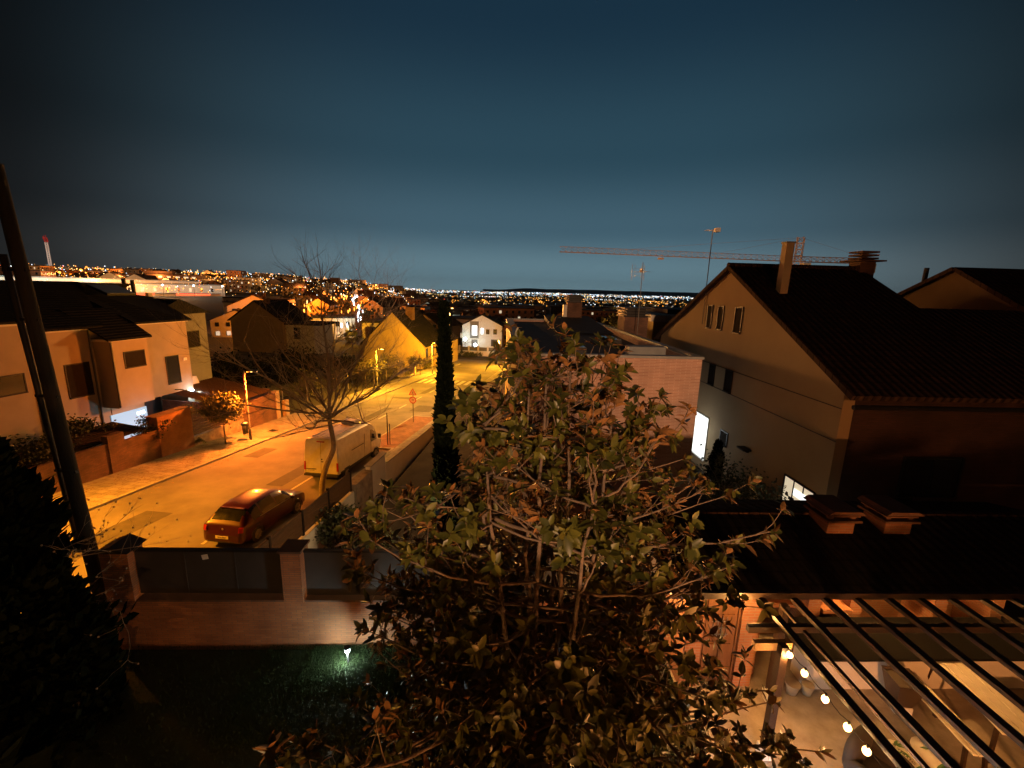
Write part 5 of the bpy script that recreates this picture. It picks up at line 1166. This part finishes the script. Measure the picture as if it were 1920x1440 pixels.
rh=thing('rear_light_blocker','unseen block added to keep rear light off the cream house','house',(-6.2,-32,0)); MB().box(-6,6,-4,4,-1,15).build('wall','cream_render',rh)  # added only to shade the cream house from the rear light
lamp(G(3.0,7.7,1.9),260,(1,.46,.13),.08,'outbuilding_side_light'); lamp(G(6.0,-1.0,2.25),2000,(1,.35,.095),.06,'ground_floor_wall_light')
wq=thing('wall_lamp','unseen wall lamp added to brighten the magnolia and garden wall','lamp',G(-1.6,-1.25,2.25),GR); MB().box(-.06,.06,-.05,.06,-.1,.1).build('backplate','black_metal',wq); MB().ball((0,.1,0),.06,10,8).build('bulb','window_warm',wq,True)  # fixture added for the extra light on magnolia and garden wall
wl_=thing('wall_lamp','warm wall lamp beside the terrace door of our own house','lamp',G(6.0,-1.25,2.25),GR); MB().box(-.06,.06,-.05,.06,-.1,.1).build('backplate','black_metal',wl_); MB().ball((0,.1,0),.06,10,8).build('bulb','window_warm',wl_,True); lamp(G(-1.6,-1.0,2.25),430,(1,.44,.12),.06,'ground_floor_wall_light'); lamp(G(-2.2,12.6,1.3),330,(1,.62,.28),.15,'yard_wall_fill_light')  # last two lights are added: magnolia front, neighbour's inner wall
# ================================================================== WORLD
w=bpy.data.worlds.new('World'); bpy.context.scene.world=w; w.use_nodes=True; nt=w.node_tree; N=nt.nodes.new; L=nt.links.new
bg=nt.nodes['Background']; tc=N('ShaderNodeTexCoord'); sp=N('ShaderNodeSeparateXYZ'); nv=N('ShaderNodeVectorMath'); nv.operation='NORMALIZE'; L(tc.outputs['Generated'],nv.inputs[0]); L(nv.outputs[0],sp.inputs[0])
rp=N('ShaderNodeValToRGB'); cr_=rp.color_ramp; cr_.interpolation='EASE'
stops=[(0,(.155,.262,.312)),(.04,(.130,.228,.278)),(.13,(.055,.117,.160)),(.27,(.0235,.064,.095)),(.48,(.0085,.029,.052)),(.7,(.002,.008,.016)),(1,(.001,.004,.008))]
for i,(p,c) in enumerate(stops):
    e=cr_.elements[i] if i<2 else cr_.elements.new(p)
    e.position=p; e.color=(*c,1)
L(sp.outputs[2],rp.inputs['Fac'])
ho=N('ShaderNodeVectorMath'); ho.operation='MULTIPLY'; ho.inputs[1].default_value=(1,1,0); L(nv.outputs[0],ho.inputs[0]); hn=N('ShaderNodeVectorMath'); hn.operation='NORMALIZE'; L(ho.outputs[0],hn.inputs[0])
dt=N('ShaderNodeVectorMath'); dt.operation='DOT_PRODUCT'; dt.inputs[1].default_value=(math.sin(R(4)),math.cos(R(4)),0); L(hn.outputs[0],dt.inputs[0])
mr=N('ShaderNodeMapRange'); mr.interpolation_type='SMOOTHSTEP'; mr.inputs['From Min'].default_value=.60; mr.inputs['From Max'].default_value=1.0; mr.inputs['To Min'].default_value=.07; mr.inputs['To Max'].default_value=1
L(dt.outputs['Value'],mr.inputs['Value'])
sc_=N('ShaderNodeVectorMath'); sc_.operation='SCALE'; L(rp.outputs['Color'],sc_.inputs[0]); L(mr.outputs[0],sc_.inputs['Scale'])
tm=N('ShaderNodeMix'); tm.data_type='RGBA'; tm.inputs['A'].default_value=(1.5,1.,.86,1); tm.inputs['B'].default_value=(1,1,1,1); L(mr.outputs[0],tm.inputs['Factor'])
ml=N('ShaderNodeVectorMath'); ml.operation='MULTIPLY'; L(sc_.outputs[0],ml.inputs[0]); L(tm.outputs['Result'],ml.inputs[1]); L(ml.outputs[0],bg.inputs['Color']); bg.inputs['Strength'].default_value=1
# ================================================================== CAMERA
cd=bpy.data.cameras.new('camera'); cam=bpy.data.objects.new('camera',cd); C.objects.link(cam); bpy.context.scene.camera=cam
P_=R(12); Q_=R(1.5); f=Vector((0,math.cos(P_),-math.sin(P_))); r0=Vector((1,0,0)); u0=r0.cross(f); r_=r0*math.cos(Q_)+u0*math.sin(Q_); u_=-r0*math.sin(Q_)+u0*math.cos(Q_)
cam.matrix_world=Matrix(((r_.x,u_.x,-f.x,0),(r_.y,u_.y,-f.y,0),(r_.z,u_.z,-f.z,8.0),(0,0,0,1)))
cd.sensor_fit='HORIZONTAL'; cd.sensor_width=36; cd.lens=830/1920*36; cd.clip_start=.05; cd.clip_end=60000
# the night air: far hills and lights fade a little
hm,hn_,hb_=nm('haze_air'); hn_.nodes.remove(hb_); hv=hn_.nodes.new('ShaderNodeVolumePrincipled'); hv.inputs['Color'].default_value=(.75,.85,.95,1); hv.inputs['Density'].default_value=2e-5; hn_.links.new(hv.outputs[0],hn_.nodes['Material Output'].inputs['Volume'])
hz=MB().box(-20000,20000,-300,19500,-90,420).build('haze','haze_air'); hz['kind']='stuff'
sc=bpy.context.scene
sc.view_settings.view_transform='Standard'; sc.view_settings.look='None'; sc.view_settings.exposure=0; sc.view_settings.gamma=1
sc.cycles.use_denoising=True; sc.cycles.sample_clamp_indirect=4; sc.cycles.max_bounces=5; sc.cycles.use_light_tree=True; sc.cycles.caustics_reflective=False; sc.cycles.caustics_refractive=False
